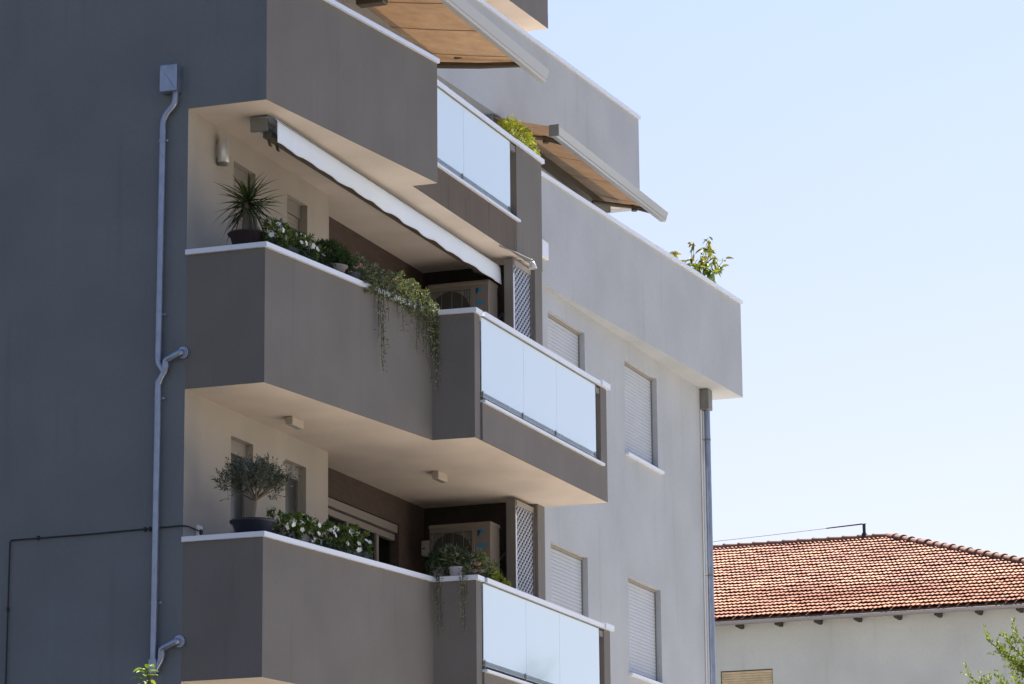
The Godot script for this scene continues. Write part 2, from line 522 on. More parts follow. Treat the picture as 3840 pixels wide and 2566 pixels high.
func build_block() -> void:
	var b := thing("apartment_building", "slate, taupe and pale grey apartment block with stepped balconies and white coping", "building")
	# side wall on the street corner, with its forward piece above the loggias
	var st := sb()
	prism(st, [V(0, 0), V(0.0, -14), V(0.35, -14), V(0.35, -0.02), V(0.003, -0.02), V(0.003, 0)], 0, 18.4)
	obj("side_wall", st, mat.slate, b)
	# front of the upper storey: slate cheek on the side, taupe face along the skewed front
	st = sb()
	box(st, v3(-0.004, 11.702, -0.002), v3(-0.0005, 13.115, 0.888))
	obj("upper_cheek", st, mat.slate, b)
	# inner walls of the loggias
	st = sb()
	var holes := []
	for f in [5.707, 8.707]:
		holes.append([1.127, f + 0.28, 1.685, f + 2.725])
		holes.append([2.53, f + 1.1, 3.09, f + 2.72])
	wall_with_holes(st, 0.0035, 3.70, 5.0, 11.75, 0.0, 0.11, holes)
	quad(st, v3(3.70, 5.0, 0), v3(3.70, 5.0, -0.40), v3(3.70, 11.75, -0.40), v3(3.70, 11.75, 0))
	obj("loggia_wall", st, mat.cream, b)
	obj("loggia_wall_core", bx(0.36, 5.0, -0.5, 3.69, 11.75, -0.29), mat.dark, b)
	var first := true
	for f in [5.707, 8.707]:
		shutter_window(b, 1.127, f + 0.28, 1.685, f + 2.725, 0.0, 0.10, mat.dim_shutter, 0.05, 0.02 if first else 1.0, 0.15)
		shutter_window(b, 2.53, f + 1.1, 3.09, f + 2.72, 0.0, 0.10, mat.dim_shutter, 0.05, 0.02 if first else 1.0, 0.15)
		first = false
	# deeper part of the loggia: brown wall with a sliding door, end wall
	st = sb()
	holes = []
	for f in [5.707, 8.707]:
		holes.append([3.9, f + 0.25, 6.69, f + 2.67])
	wall_with_holes(st, 3.70, 7.52, 5.0, 11.75, -0.36, 0.12, holes)
	obj("brown_wall", st, mat.brown, b)
	obj("brown_wall_core", bx(3.69, 5.0, -0.95, 7.7, 18.0, -0.85), mat.dark, b)
	obj("room_side", bx(3.60, 5.0, -0.86, 3.69, 11.75, -0.45), mat.dark, b)
	obj("room_side", bx(6.72, 5.0, -0.86, 7.7, 11.75, -0.49), mat.dark, b)
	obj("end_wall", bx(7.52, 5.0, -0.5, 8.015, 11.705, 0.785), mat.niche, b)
	for f in [5.707, 8.707]:
		sliding_door(b, f)
	# pillar at the end of the loggias and the upper storey walls
	obj("pillar", bx(7.765, 5.0, 0.79, 8.02, 11.71, 1.04), mat.taupe, b)
	obj("upper_wall", bx(0.35, 11.75, -0.8, 8.0, 14.7, -0.6), mat.cream, b)
	# balconies
	for f in SOFFITS:
		balcony(b, f)
	# slab over the top loggia and the storeys above, out of the picture for the most part
	st = sb()
	prism(st, [V(0.36, -0.3), V(8.0, -0.3), V(8.0, -9), V(0.36, -9)], 14.70, 16.0)
	obj("upper_slab", st, mat.soffit, b)
	# light grey wing
	east_wing(b)

func sliding_door(b: Node3D, f: float) -> void:
	var d := group_part("sliding_door", b)
	var z := -0.40
	var y0 := f + 0.27
	obj("shutter_box", bx(3.92, f + 2.565, -0.47, 6.685, f + 2.66, -0.375), mat.frame, d)
	for y in [f + 2.472, y0]:
		obj("rail", bx(3.905, y, -0.47, 6.68, y + 0.075, -0.41), mat.frame, d)
	for x in [3.91, 4.60, 5.20, 6.12]:
		obj("stile", bx(x, y0 + 0.078, -0.465, x + 0.07, f + 2.469, -0.415), mat.frame, d)
	for s in [[3.985, 4.595], [4.675, 5.195], [5.275, 6.115]]:
		obj("pane", bx(s[0], y0 + 0.08, -0.45, s[1], f + 2.467, -0.44), mat.dark_glass, d)
	obj("opening", bx(3.88, y0 - 0.05, -0.80, 6.70, f + 2.68, -0.78), mat.dark, d)
	obj("curtain", bx(4.9, y0, -0.60, 5.15, f + 2.42, -0.585), mat.dim_shutter, d)

func balcony(b: Node3D, f: float) -> void:
	var n := group_part("balcony", b)
	var upper := f > 11.0
	var zf := 1.04 if upper else 1.86             # front of the glazed part
	var P0 := V(0.0, 0.0); var P1 := V(0.0, 0.89)
	var P2 := V(3.68, 1.345) if upper else V(3.50, 1.34)
	var P3 := V(3.68, 1.04) if upper else V(3.53, 1.835)
	var x_end := 8.04 if upper else 8.03
	# slab with a pale underside
	var st := sb()
	var e := 0.004
	var plan := [V(e, -0.05), V(e, 0.89 - e), P2 + V(e if not upper else -e, -e), P3 + V(e if not upper else -e, -e), V(x_end - e, zf - e), V(x_end - e, 0.70), V(7.70, -0.42), V(3.66, -0.42), V(3.66, -0.05)]
	prism(st, plan, f, f + 0.26)
	obj("slab", st, mat.soffit, n)
	# parapet walls: a skewed one on the left, low ones under the glass
	var cap_y := f + 1.415
	var line := [V(0.0, 0.0), P1, P2]
	if not upper: line = [V(0.0, 0.0), P1, P2, P3, V(3.70, 1.836)]
	st = sb()
	prism(st, strip(line, 0.20, 0.0), f + 0.001, cap_y)
	obj("parapet", st, mat.taupe, n)
	st = sb()
	prism(st, strip(line, 0.34, 0.035), cap_y, cap_y + 0.052)
	obj("coping", st, mat.cap, n)
	if not upper:
		# a sheet joint on the coping near the inner corner
		obj("coping_joint", bx(3.462, cap_y + 0.002, 1.41, 3.468, cap_y + 0.054, 1.425), mat.bolt, n)
	var xs := 3.685 if upper else 3.702
	var sill_y := f + (0.43 if upper else 0.425)
	var low_end := 7.12 if upper else 7.80
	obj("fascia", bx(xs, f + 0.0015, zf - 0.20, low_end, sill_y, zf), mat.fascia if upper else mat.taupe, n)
	st = sb()
	box(st, v3(xs, sill_y, zf - 0.23), v3(low_end + 0.05, sill_y + 0.03, zf + 0.035))
	obj("sill", st, mat.cap, n)
	# end post with its own coping
	obj("post", bx(low_end, f + 0.002, zf - 0.20 if upper else zf - 0.16, x_end, cap_y, zf + 0.001), mat.taupe, n)
	obj("post_coping", bx(low_end - 0.035, cap_y, zf - 0.24, x_end + 0.04, cap_y + (0.056 if upper else 0.068), zf + (0.032 if upper else 0.046)), mat.cap, n)
	# low return wall towards the light wing
	if not upper:
		obj("return_wall", bx(x_end - 0.16, f + 0.002, 0.80, x_end - 0.001, cap_y - 0.02, zf - 0.162), mat.taupe, n)
		obj("return_coping", bx(x_end - 0.19, cap_y - 0.02, 0.80, x_end + 0.02, cap_y + 0.03, zf - 0.243), mat.cap, n)
	# glass panels hung between a top rail and clamps
	var gz := zf - 0.012
	var joints := [3.70, 5.33, 6.93] if upper else [3.71, 5.08, 6.215, 7.65]
	var g0 := sill_y + 0.09
	var gl: float = joints[joints.size() - 1]
	var g1 := cap_y - 0.014
	for k in joints.size() - 1:
		var a: float = joints[k] + 0.003; var c: float = joints[k + 1] - 0.003
		obj("glass_panel", bx(a, g0 + 0.035, gz - 0.008, c, g1, gz), mat.glass, n)
		obj("glass_foot", bx(a, g0 - 0.010, gz - 0.007, c, g0 + 0.034, gz - 0.001), mat.clear, n)
		for x in [a + 0.02, c - 0.05] if k == 0 else [c - 0.05]:
			obj("clamp", bx(x, sill_y + 0.028, gz - 0.016, x + 0.022, g0 + 0.045, gz + 0.008), mat.bracket, n)
	obj("bottom_rail", bx(joints[0], g0 - 0.020, gz - 0.02, gl, g0 - 0.011, gz + 0.002), mat.alu, n)
	obj("gap_shade", bx(joints[0], sill_y + 0.031, zf - 0.15, low_end - 0.004, g0 + 0.034, zf - 0.055), mat.dark, n)  # added dark box, stands in for the shade inside the sill gap
	obj("handrail", bx(joints[0] + (0.03 if not upper else 0.0), cap_y + 0.001, zf - 0.11, low_end - 0.031, cap_y + 0.05, zf + 0.03), mat.cap, n)
	obj("rail_gasket", bx(joints[0], cap_y - 0.013, gz - 0.010, low_end - 0.002, cap_y, gz + 0.012), mat.bolt, n)
	obj("rail_bracket", bx(gl + 0.002, cap_y - 0.10, gz - 0.03, low_end - 0.002, cap_y - 0.03, gz + 0.004), mat.lattice_frame, n)

func east_wing(b: Node3D) -> void:
	var x1 := 15.86
	var st := sb()
	var holes := []
	for f in [2.707, 5.707, 8.707]:
		holes.append([8.93, f + 1.42, 10.372, f + 2.73])
		holes.append([12.04, f + 1.42, 13.475, f + 2.73])
	wall_with_holes(st, 8.021, x1, 0, 11.75, 0.79, 0.22, holes)
	quad(st, v3(x1, 0, 0.79), v3(x1, 0, -14), v3(x1, 11.75, -14), v3(x1, 11.75, 0.79))
	obj("pale_wall", st, mat.light, b)
	obj("pale_wall_core", bx(8.03, 0, -13.9, x1 - 0.02, 11.74, 0.45), mat.dark, b)
	for f in [2.707, 5.707, 8.707]:
		for x in [[8.93, 10.372], [12.04, 13.475]]:
			shutter_window(b, x[0], f + 1.42, x[1], f + 2.73, 0.79, 0.085, mat.shutter, 0.0485, 1.0, 0.035)
			obj("window_sill", bx(x[0] - 0.02, f + 1.385, 0.60, x[1] + 0.13, f + 1.421, 0.84), mat.cap, b)
	# terrace over the wing: a skewed parapet
	var t := group_part("terrace", b)
	st = sb()
	prism(st, [V(8.022, 0.812), V(16.40, 1.196), V(16.40, -14), V(8.022, -14)], 11.70, 11.95)
	obj("terrace_slab", st, mat.light, t)
	st = sb()
	prism(st, [V(8.045, 0.814), V(16.401, 1.197), V(16.401, 0.99), V(8.045, 0.60)], 11.699, 13.125)
	prism(st, [V(16.401, 0.985), V(16.401, -14), V(16.20, -14), V(16.20, 0.975)], 11.699, 13.125)
	obj("terrace_parapet", st, mat.light, t)
	st = sb()
	prism(st, [V(8.045, 0.842), V(12.760, 1.058), V(12.760, 0.78), V(8.045, 0.56)], 13.125, 13.172)
	obj("terrace_coping", st, mat.cap, t)
	st = sb()
	prism(st, [V(12.765, 1.060), V(16.43, 1.228), V(16.43, -14), V(16.17, -14), V(16.17, 0.936), V(12.765, 0.78)], 13.125, 13.177)
	obj("terrace_coping", st, mat.cap, t)
	# set-back storey with its own parapet
	obj("set_back_wall", bx(8.0, 11.96, -13.9, 15.72, 14.7, -1.1), mat.brown, b)
	var u := group_part("upper_terrace", b)
	st = sb()
	prism(st, [V(8.0, -0.690), V(16.28, -0.310), V(16.28, -14), V(8.0, -14)], 14.70, 14.95)
	obj("terrace_slab", st, mat.soffit, u)
	st = sb()
	prism(st, [V(8.0, -0.689), V(16.281, -0.309), V(16.281, -0.50), V(8.0, -0.89)], 14.699, 16.13)
	prism(st, [V(16.281, -0.505), V(16.281, -14), V(16.08, -14), V(16.08, -0.515)], 14.699, 16.13)
	obj("terrace_parapet", st, mat.light, u)
	st = sb()
	prism(st, [V(8.0, -0.660), V(12.2, -0.467), V(12.2, -0.745), V(8.0, -0.94)], 16.13, 16.18)
	obj("terrace_coping", st, mat.cap, u)
	st = sb()
	prism(st, [V(12.205, -0.467), V(16.31, -0.279), V(16.31, -14), V(16.05, -14), V(16.05, -0.56), V(12.205, -0.745)], 16.13, 16.185)
	obj("terrace_coping", st, mat.cap, u)
	obj("top_wall", bx(6.0, 14.96, -13.9, 15.4, 17.7, -3.4), mat.taupe, b)
	var w := group_part("roof_terrace", b)
	st = sb()
	prism(st, [V(7.0, -2.20), V(16.13, -1.70), V(16.13, -14), V(7.0, -14)], 17.70, 17.92)
	obj("terrace_slab", st, mat.soffit, w)
	st = sb()
	prism(st, [V(7.0, -2.199), V(16.131, -1.699), V(16.131, -14), V(7.0, -14)], 17.921, 19.1)
	prism(st, [V(7.0, -2.198), V(16.132, -1.698), V(16.132, -1.9), V(7.0, -2.40)], 17.701, 17.922)
	prism(st, [V(16.132, -1.905), V(16.132, -14), V(15.93, -14), V(15.93, -1.916)], 17.701, 17.922)
	obj("terrace_parapet", st, mat.taupe, w)

# ------------------------------------------------------------------ the house with the tiled roof
func make_tile(steps: int) -> ArrayMesh:
	# one interlocking tile: width 0.225 along x, length 0.42 up the slope (z), two waves; a shell 12 mm thick
	var st := sb()
	var w := 0.225
	var upper := []; var lower := []
	for i in steps + 1:
		var t := float(i) / steps
		var wave := 0.024 * (0.5 - 0.5 * cos(TAU * 2.0 * t)) + (0.006 if t > 0.9 else 0.0)
		upper.append(v3(t * (w - 0.006), wave + 0.060, 0.0))
		lower.append(v3(t * (w - 0.006), wave + 0.008, -0.43))
	var th := v3(0, -0.014, 0)
	st.set_smooth_group(1)
	for i in steps:
		quad(st, upper[i], upper[i + 1], lower[i + 1], lower[i])
	st.set_smooth_group(-1)
	for i in steps:
		quad(st, upper[i] + th, upper[i + 1] + th, upper[i + 1], upper[i])
		quad(st, upper[i + 1] + th, upper[i] + th, lower[i] + th, lower[i + 1] + th)
	quad(st, lower[0] + th, upper[0] + th, upper[0], lower[0])
	quad(st, upper[steps] + th, lower[steps] + th, lower[steps], upper[steps])
	return done(st)

func make_ridge_tile(l: float) -> ArrayMesh:
	# half-round cap that runs along -z, wider at the near end, with a collar
	var st := sb()
	var prof := [[0.0, 0.135], [0.05, 0.135], [0.055, 0.118], [l, 0.100]]
	st.set_smooth_group(0)
	var n := 10
	for i in prof.size() - 1:
		for k in n:
			var a0 := PI * k / n; var a1 := PI * (k + 1) / n
			var p := v3(cos(a0) * prof[i][1], sin(a0) * prof[i][1] * 0.9, -prof[i][0]); var q := v3(cos(a1) * prof[i][1], sin(a1) * prof[i][1] * 0.9, -prof[i][0])
			var r := v3(cos(a1) * prof[i + 1][1], sin(a1) * prof[i + 1][1] * 0.9, -prof[i + 1][0]); var s := v3(cos(a0) * prof[i + 1][1], sin(a0) * prof[i + 1][1] * 0.9, -prof[i + 1][0])
			quad(st, q, p, s, r) 
	st.set_smooth_group(-1)
	for k in n:
		var a0 := PI * k / n; var a1 := PI * (k + 1) / n
		quad(st, v3(cos(a0) * 0.115, sin(a0) * 0.103, 0), v3(cos(a0) * 0.135, sin(a0) * 0.1215, 0), v3(cos(a1) * 0.135, sin(a1) * 0.1215, 0), v3(cos(a1) * 0.115, sin(a1) * 0.103, 0))
	return done(st)

func build_house() -> void:
	var h := thing("tiled_house", "pale rendered house with terracotta tiled hip roof behind the apartment block", "house", v3(45.45, 0, -8))
	var ex := 45.0; var ey := 12.60; var rx := 53.55; var ry := 15.71; var rz := -5.69; var ez := 2.86
	var bx1 := 62.1
	var st := sb()
	wall_with_holes(st, -26.0, 2.4, 0, 12.74, 0, 0.12, [[-7.9, 9.6, -6.62, 11.43]])   # built facing +z, turned to face the street
	var wall := objw("wall", st, mat.house, h)
	wall.transform = Transform3D(Basis(Vector3.UP, -PI / 2), v3(45.45, 0, 0) - h.position)
	st = sb()
	quad(st, v3(45.45, 0, 2.4), v3(61.6, 0, 2.4), v3(61.6, 12.7, 2.4), v3(45.45, 12.7, 2.4))
	quad(st, v3(61.6, 0, 2.4), v3(61.6, 0, -24), v3(61.6, 12.7, -24), v3(61.6, 12.7, 2.4))
	objw("side_wall", st, mat.house, h)
	# roof: boarding below, tiles above
	var roof := group_part("roof", h)
	roof.position = -h.position
	st = sb()
	var lo := v3(0, -0.02, 0)
	var A := v3(ex, ey, ez) + lo; var R := v3(rx, ry, rz) + lo; var A2 := v3(ex, ey, -26) + lo; var R2 := v3(rx, ry, -26) + lo
	var B := v3(bx1, ey, ez) + lo; var B2 := v3(bx1, ey, -26) + lo
	quad(st, A2, A, R, R2); tri(st, A, B, R); quad(st, B, B2, R2, R)
	var dn := v3(0, -0.10, 0)
	quad(st, A + dn, A2 + dn, R2 + dn, R + dn); tri(st, B + dn, A + dn, R + dn); quad(st, B2 + dn, B + dn, R + dn, R2 + dn)
	quad(st, A2 + dn, A + dn, A, A2); quad(st, A + dn, B + dn, B, A)
	obj("boarding", st, mat.under, roof)
	var slope := Vector2(rx - ex, ry - ey)
	var L := slope.length()
	var up := v3(slope.x / L, slope.y / L, 0)
	var nrm := v3(-slope.y / L, slope.x / L, 0)
	# tile axes: x along +z of the world, y out of the roof, -z up the slope
	var basis := Basis(v3(0, 0, 1), nrm, -up)
	var tile := make_tile(8)
	var patch := FastNoiseLite.new()
	patch.seed = 9; patch.frequency = 0.35; patch.fractal_octaves = 2
	var rest := []; var rest_c := []
	var gauge := 0.37
	var rows := int(L / gauge) + 1
	var count := 0
	for r in rows:
		var s := r * gauge - 0.02
		var z_hip := lerpf(ez, rz, clampf(s / L, 0, 1)) - 0.12
		var k := 0
		while true:
			var z := -12.4 + k * 0.225
			k += 1
			if z + 0.2 > z_hip: break
			var p := v3(ex, ey, z) + up * (s + rng.randf_range(-0.012, 0.012) - (0.05 if rng.randf() < 0.012 else 0.0)) + nrm * rng.randf_range(-0.004, 0.008)
			var bs := basis.rotated(nrm, rng.randf_range(-0.02, 0.02)).rotated(v3(0, 0, 1), rng.randf_range(-0.012, 0.012))
			var xf := Transform3D(bs, p)
			var worn := patch.get_noise_2d(z, s * 1.4) + rng.randf_range(-0.35, 0.35)
			var tone: int = 5 if worn < -0.42 else 2 if worn < -0.2 else 4 if worn < -0.02 else 0 if worn < 0.2 else 1 if worn < 0.42 else 3
			if r < 9 and z > -8.5 and z < -0.3 and count < 300:
				count += 1
				mesh_part("tile", tile, mat.tiles[tone], roof, xf)
			else:
				rest.append(xf)
				var c: Array = [[0.393, 0.160, 0.100], [0.424, 0.186, 0.113], [0.354, 0.132, 0.087], [0.447, 0.216, 0.131], [0.377, 0.167, 0.115], [0.305, 0.103, 0.066]][tone]
				var f := rng.randf_range(0.9, 1.08)
				rest_c.append(Color(c[0] * f, c[1] * f, c[2] * f))
	var mm := MultiMesh.new()
	mm.transform_format = MultiMesh.TRANSFORM_3D
	mm.use_colors = true
	mm.mesh = tile
	mm.instance_count = rest.size()
	for i in rest.size():
		mm.set_instance_transform(i, rest[i]); mm.set_instance_color(i, rest_c[i])
	var mi := MultiMeshInstance3D.new()
	mi.name = "upper_tiles"
	mi.multimesh = mm
	mi.material_override = mat.tile_mass
	roof.add_child(mi)
	tag(mi, "", "", "", "stuff")
	# ridge and hip caps
	var cap := make_ridge_tile(0.44)
	for i in 30:
		var xf := Transform3D(Basis(Vector3.UP, PI), v3(rx, ry + 0.035, -15.0 + 0.405 * i - 0.41))
		if xf.origin.z > rz - 0.1: break
		mesh_part("ridge_tile", cap, mat.ridge, roof, xf)
	var hip := (v3(ex, ey, ez) - v3(rx, ry, rz))
	var hl := hip.length()
	var hd := hip.normalized()
	var side := hd.cross(Vector3.UP).normalized()
	for i in int(hl / 0.40):
		var jig := rng.randf_range(-0.01, 0.01)
		mesh_part("hip_tile", cap, mat.ridge, roof, Transform3D(Basis(side, side.cross(-hd) * -1.0 if false else (hd).cross(side) * -1.0, hd), v3(rx, ry + 0.05 + jig, rz) + hd * (0.40 * (i + 1))))
	st = sb()
	tube(st, [v3(rx, ry - 0.01, -26), v3(rx, ry - 0.01, rz)], 0.105, 0.105, 8)
	tube(st, [v3(rx, ry - 0.01, rz), v3(ex, ey - 0.01, ez)], 0.105, 0.105, 8)
	obj("mortar_bed", st, mat.under, roof)
	# gutter, rafter ends, downpipe bracket
	st = sb()
	var ring := []
	for k in 9:
		var a := PI + PI * k / 8
		ring.append(V(cos(a) * 0.075, sin(a) * 0.075))
	for k in 8:
		quad(st, v3(44.93 + ring[k].x, 12.515 + ring[k].y, -26), v3(44.93 + ring[k].x, 12.515 + ring[k].y, 2.9), v3(44.93 + ring[k + 1].x, 12.515 + ring[k + 1].y, 2.9), v3(44.93 + ring[k + 1].x, 12.515 + ring[k + 1].y, -26))
	tube(st, [v3(44.855, 12.515, -26), v3(44.855, 12.515, 2.9)], 0.012, 0.012, 6)
	objw("gutter", st, mat.gutter, h)
	for k in 14:
		var z := -9.24 + 0.957 * k
		st = sb()
		soft_box(st, v3(44.97, 12.395, z - 0.05), v3(45.44, 12.53, z + 0.05), 0.02)
		box(st, v3(44.97, 12.425, z + 0.051), v3(45.3, 12.50, z + 0.085))
		objw("rafter_end", st, mat.wood_dark, h)
	# roller blind window
	var w := group_part("window", h)
	w.position = -h.position
	var sl := make_slat(1.24, 0.058, 0.01)
	for k in 31:
		mesh_part("slat", sl, mat.blind, w, Transform3D(Basis(Vector3.UP, -PI / 2), v3(45.50, 11.41 - (k + 1) * 0.058, -7.88)))
	obj("sash", bx(45.56, 9.6, -7.92, 45.58, 11.44, -6.6), mat.dark, w)
	# short pole on the ridge with a wire
	var p := thing("roof_pole", "short dark metal pole standing on the tiled ridge with a wire", "pole", v3(rx, ry + 0.1, -6.32))
	st = sb()
	tube(st, [v3(0, -0.05, 0), v3(0, 0.31, 0)], 0.042, 0.042, 10)
	obj("post", st, mat.cable, p)
	st = sb()
	lathe(st, Vector3.ZERO, [V(0.13, -0.06), V(0.10, 0.0), V(0.055, 0.08), V(0.04, 0.11)], 12)
	obj("collar", st, mat.cable, p)
	st = sb()
	tube(st, [v3(0, 0.315, -0.06), v3(0, 0.325, 0.06)], 0.012, 0.012, 6)
	obj("bracket", st, mat.cable, p)
	st = sb()
	var pts := []
	for i in 25:
		var t := i / 24.0
		pts.append(v3(rx, ry + 0.425 - 0.30 * t - 0.30 * sin(PI * t) * 0.35, lerpf(-6.36, -18.0, t)))
	tube(st, pts, 0.009, 0.009, 5)
	top("overhead_wire", st, mat.alu, "thin wire running from the roof pole along the tiled ridge", "wire")
	st = sb()
	tube(st, [pts[0], pts[1], pts[2]], 0.022, 0.016, 6)
	top("wire_clamp", st, mat.cable, "dark end clamp of the wire beside the roof pole", "clamp")

# ------------------------------------------------------------------ awnings
func build_awnings() -> void:
	# large one over the top balcony
	var a := thing("retractable_awning", "large tan fabric awning with broad grey front bar above the top balcony", "awning", v3(4, 14.5, -0.45), "awnings of the apartment block")
	var x0 := 0.9; var x1 := 8.12
	var zi := -0.42; var yi := 14.66; var zo := 0.95; var yo := 14.44
	canopy(a, x0, x1, yi, zi, yo, zo, 1.13, 0.012)
	var st := sb()
	front_bar(st, x0 - 0.1, 8.36, 14.275, 14.455, 0.94, 1.05)
	objw("front_bar", st, mat.alu, a)
	objw("bar_groove", bx(x0 - 0.1, 14.309, 1.006, 8.355, 14.314, 1.018), mat.bolt, a)
	objw("cassette", bx(x0 - 0.1, 14.53, -0.58, 8.15, 14.698, -0.43), mat.alu, a)
	for x in [7.92, 1.6]:
		st = sb()
		tube(st, [v3(x, 14.55, -0.40), v3(x + 0.02, 14.47, 0.25), v3(x - 0.01, 14.40, 0.93)], 0.045, 0.038, 8)
		objw("folding_arm", st, mat.arm, a)
		st = sb()
		tube(st, [v3(x - 0.05, 14.60, -0.06), v3(x - 0.05, 14.60, 0.04)], 0.03, 0.03, 8)
		objw("arm_joint", st, mat.arm, a)
	st = sb()
	soft_box(st, v3(5.03, 14.44, -0.24), v3(5.20, 14.53, 0.12), 0.015)
	objw("arm_elbow", st, mat.arm, a)
	# second one over the wing's terrace
	a = thing("retractable_awning", "tan awning with folding arms below the pale upper parapet", "awning", v3(13, 14.6, -0.6), "awnings of the apartment block")
	x0 = 10.72; x1 = 15.48
	canopy(a, x0, x1, 14.665, -0.60, 14.425, 0.25, 1.2, 0.008)
	st = sb()
	front_bar(st, x0 - 0.02, 15.60, 14.285, 14.435, 0.24, 0.35)
	objw("front_bar", st, mat.alu, a)
	objw("bar_groove", bx(x0, 14.315, 0.306, 15.595, 14.320, 0.319), mat.bolt, a)
	objw("bar_end", bx(x0 - 0.035, 14.278, 0.215, x0 - 0.021, 14.44, 0.355), mat.bracket, a)
	objw("cassette", bx(x0, 14.565, -0.735, 15.72, 14.698, -0.605), mat.arm, a)
	for x in [[x0 - 0.012, x0 - 0.001], [15.721, 15.735]]:
		objw("cassette_end", bx(x[0], 14.555, -0.745, x[1], 14.699, -0.598), mat.zinc, a)
	for x in [11.35, 15.25]:
		st = sb()
		tube(st, [v3(x - 0.30, 14.52, -0.62), v3(x + 0.10, 14.49, -0.10)], 0.035, 0.03, 8)
		objw("folding_arm", st, mat.arm, a)
		st = sb()
		tube(st, [v3(x + 0.10, 14.49, -0.10), v3(x + 0.16, 14.37, 0.25)], 0.035, 0.03, 8)
		objw("folding_arm", st, mat.arm, a)
		st = sb()
		tube(st, [v3(x + 0.10, 14.43, -0.10), v3(x + 0.10, 14.55, -0.10)], 0.045, 0.045, 10)
		objw("arm_joint", st, mat.arm, a)
	# rolled-in one below the middle soffit with a white valance
	a = thing("rolled_awning", "rolled-in awning with long white scalloped valance under the balcony soffit", "awning", v3(3.8, 11.6, 0.6), "awnings of the apartment block")
	st = sb()
	tube(st, [v3(0.55, 11.60, 0.56), v3(7.05, 11.60, 0.56)], 0.065, 0.065, 12)
	objw("fabric_roll", st, mat.valance, a)
	st = sb()
	soft_box(st, v3(0.49, 11.525, 0.48), v3(0.53, 11.695, 0.68), 0.01)
	objw("end_bracket", st, mat.bracket, a)
	st = sb()
	soft_box(st, v3(7.06, 11.525, 0.48), v3(7.10, 11.695, 0.68), 0.01)
	objw("end_bracket", st, mat.bracket, a)
	st = sb()
	box(st, v3(0.56, 11.47, 0.60), v3(7.05, 11.53, 0.70))
	objw("folded_arm", st, mat.arm, a)
	for x in [0.66, 0.86]:
		st = sb()
		tube(st, [v3(x, 11.48, 0.62), v3(x + 0.01, 11.42, 0.63), v3(x, 11.40, 0.65)], 0.018, 0.014, 7)
		objw("crank_eye", st, mat.arm, a)
	st = sb()
	box(st, v3(0.56, 11.50, 0.745), v3(7.12, 11.60, 0.785))
	objw("front_bar", st, mat.bracket, a)
	# cloth comes over the bar and hangs down
	st = sb()
	st.set_smooth_group(0)
	var n := 140
	for side in 2:
		for i in n:
			var xa := lerpf(0.48, 7.16, float(i) / n); var xb := lerpf(0.48, 7.16, float(i + 1) / n)
			var rowa := hang(xa, side); var rowb := hang(xb, side)
			for k in rowa.size() - 1:
				if side == 0: quad(st, rowa[k + 1], rowb[k + 1], rowb[k], rowa[k])
				else: quad(st, rowa[k], rowb[k], rowb[k + 1], rowa[k + 1])
	objw("valance", st, mat.valance, a)
	st = sb()
	for i in n:
		var xa := lerpf(0.48, 7.16, float(i) / n); var xb := lerpf(0.48, 7.16, float(i + 1) / n)
		var ra := hang(xa, 0); var rb := hang(xb, 0)
		var pa: Vector3 = ra[ra.size() - 1]; var pb: Vector3 = rb[rb.size() - 1]
		var o := v3(0, 0, 0.003)
		quad(st, pa + o, pb + o, pb + o + v3(0, 0.012, 0), pa + o + v3(0, 0.012, 0))
	objw("hem", st, mat.white, a)
	objw("valance_seam", bx(0.49, 11.604, 0.808, 7.15, 11.608, 0.811), mat.bolt, a)

func hang(x: float, side: int) -> Array:
	var t := side * 0.003
	var fold := 0.004 * sin(x * 9.0) + 0.003 * sin(x * 23.0 + 1.0)
	var u := (x - 0.48) / 6.68
	var y_low := 11.375 - 0.006 * u + 0.009 * cos(TAU * x / 0.62) + 0.004 * sin(x * 5.3)
	var lip := 11.655 - 0.03 * u
	return [v3(x, 11.672 - t, 0.60), v3(x, lip + 0.012 - t, 0.70), v3(x, lip - 0.012 - t, 0.775 - t), v3(x, lip - 0.05, 0.803 - t), v3(x, lip - 0.14, 0.806 + fold * 0.6 - t), v3(x, y_low, 0.81 + fold - t)]

func front_bar(st: SurfaceTool, x0: float, x1: float, y0: float, y1: float, z0: float, z1: float) -> void:
	# broad front face that leans in at the foot
	var prof := [V(z0, y1 - 0.02), V(z0 + 0.03, y1), V(z1 - 0.02, y1), V(z1, y1 - 0.015), V(z1 - 0.035, y0 + 0.035), V(z1 - 0.05, y0), V(z0 - 0.02, y0 + 0.012)]
	var n := prof.size()
	for i in n:
		var p: Vector2 = prof[i]; var q: Vector2 = prof[(i + 1) % n]
		quad(st, v3(x1, p.y, p.x), v3(x0, p.y, p.x), v3(x0, q.y, q.x), v3(x1, q.y, q.x))
	for i in range(1, n - 1):
		tri(st, v3(x0, prof[0].y, prof[0].x), v3(x0, prof[i + 1].y, prof[i + 1].x), v3(x0, prof[i].y, prof[i].x))
		tri(st, v3(x1, prof[0].y, prof[0].x), v3(x1, prof[i].y, prof[i].x), v3(x1, prof[i + 1].y, prof[i + 1].x))

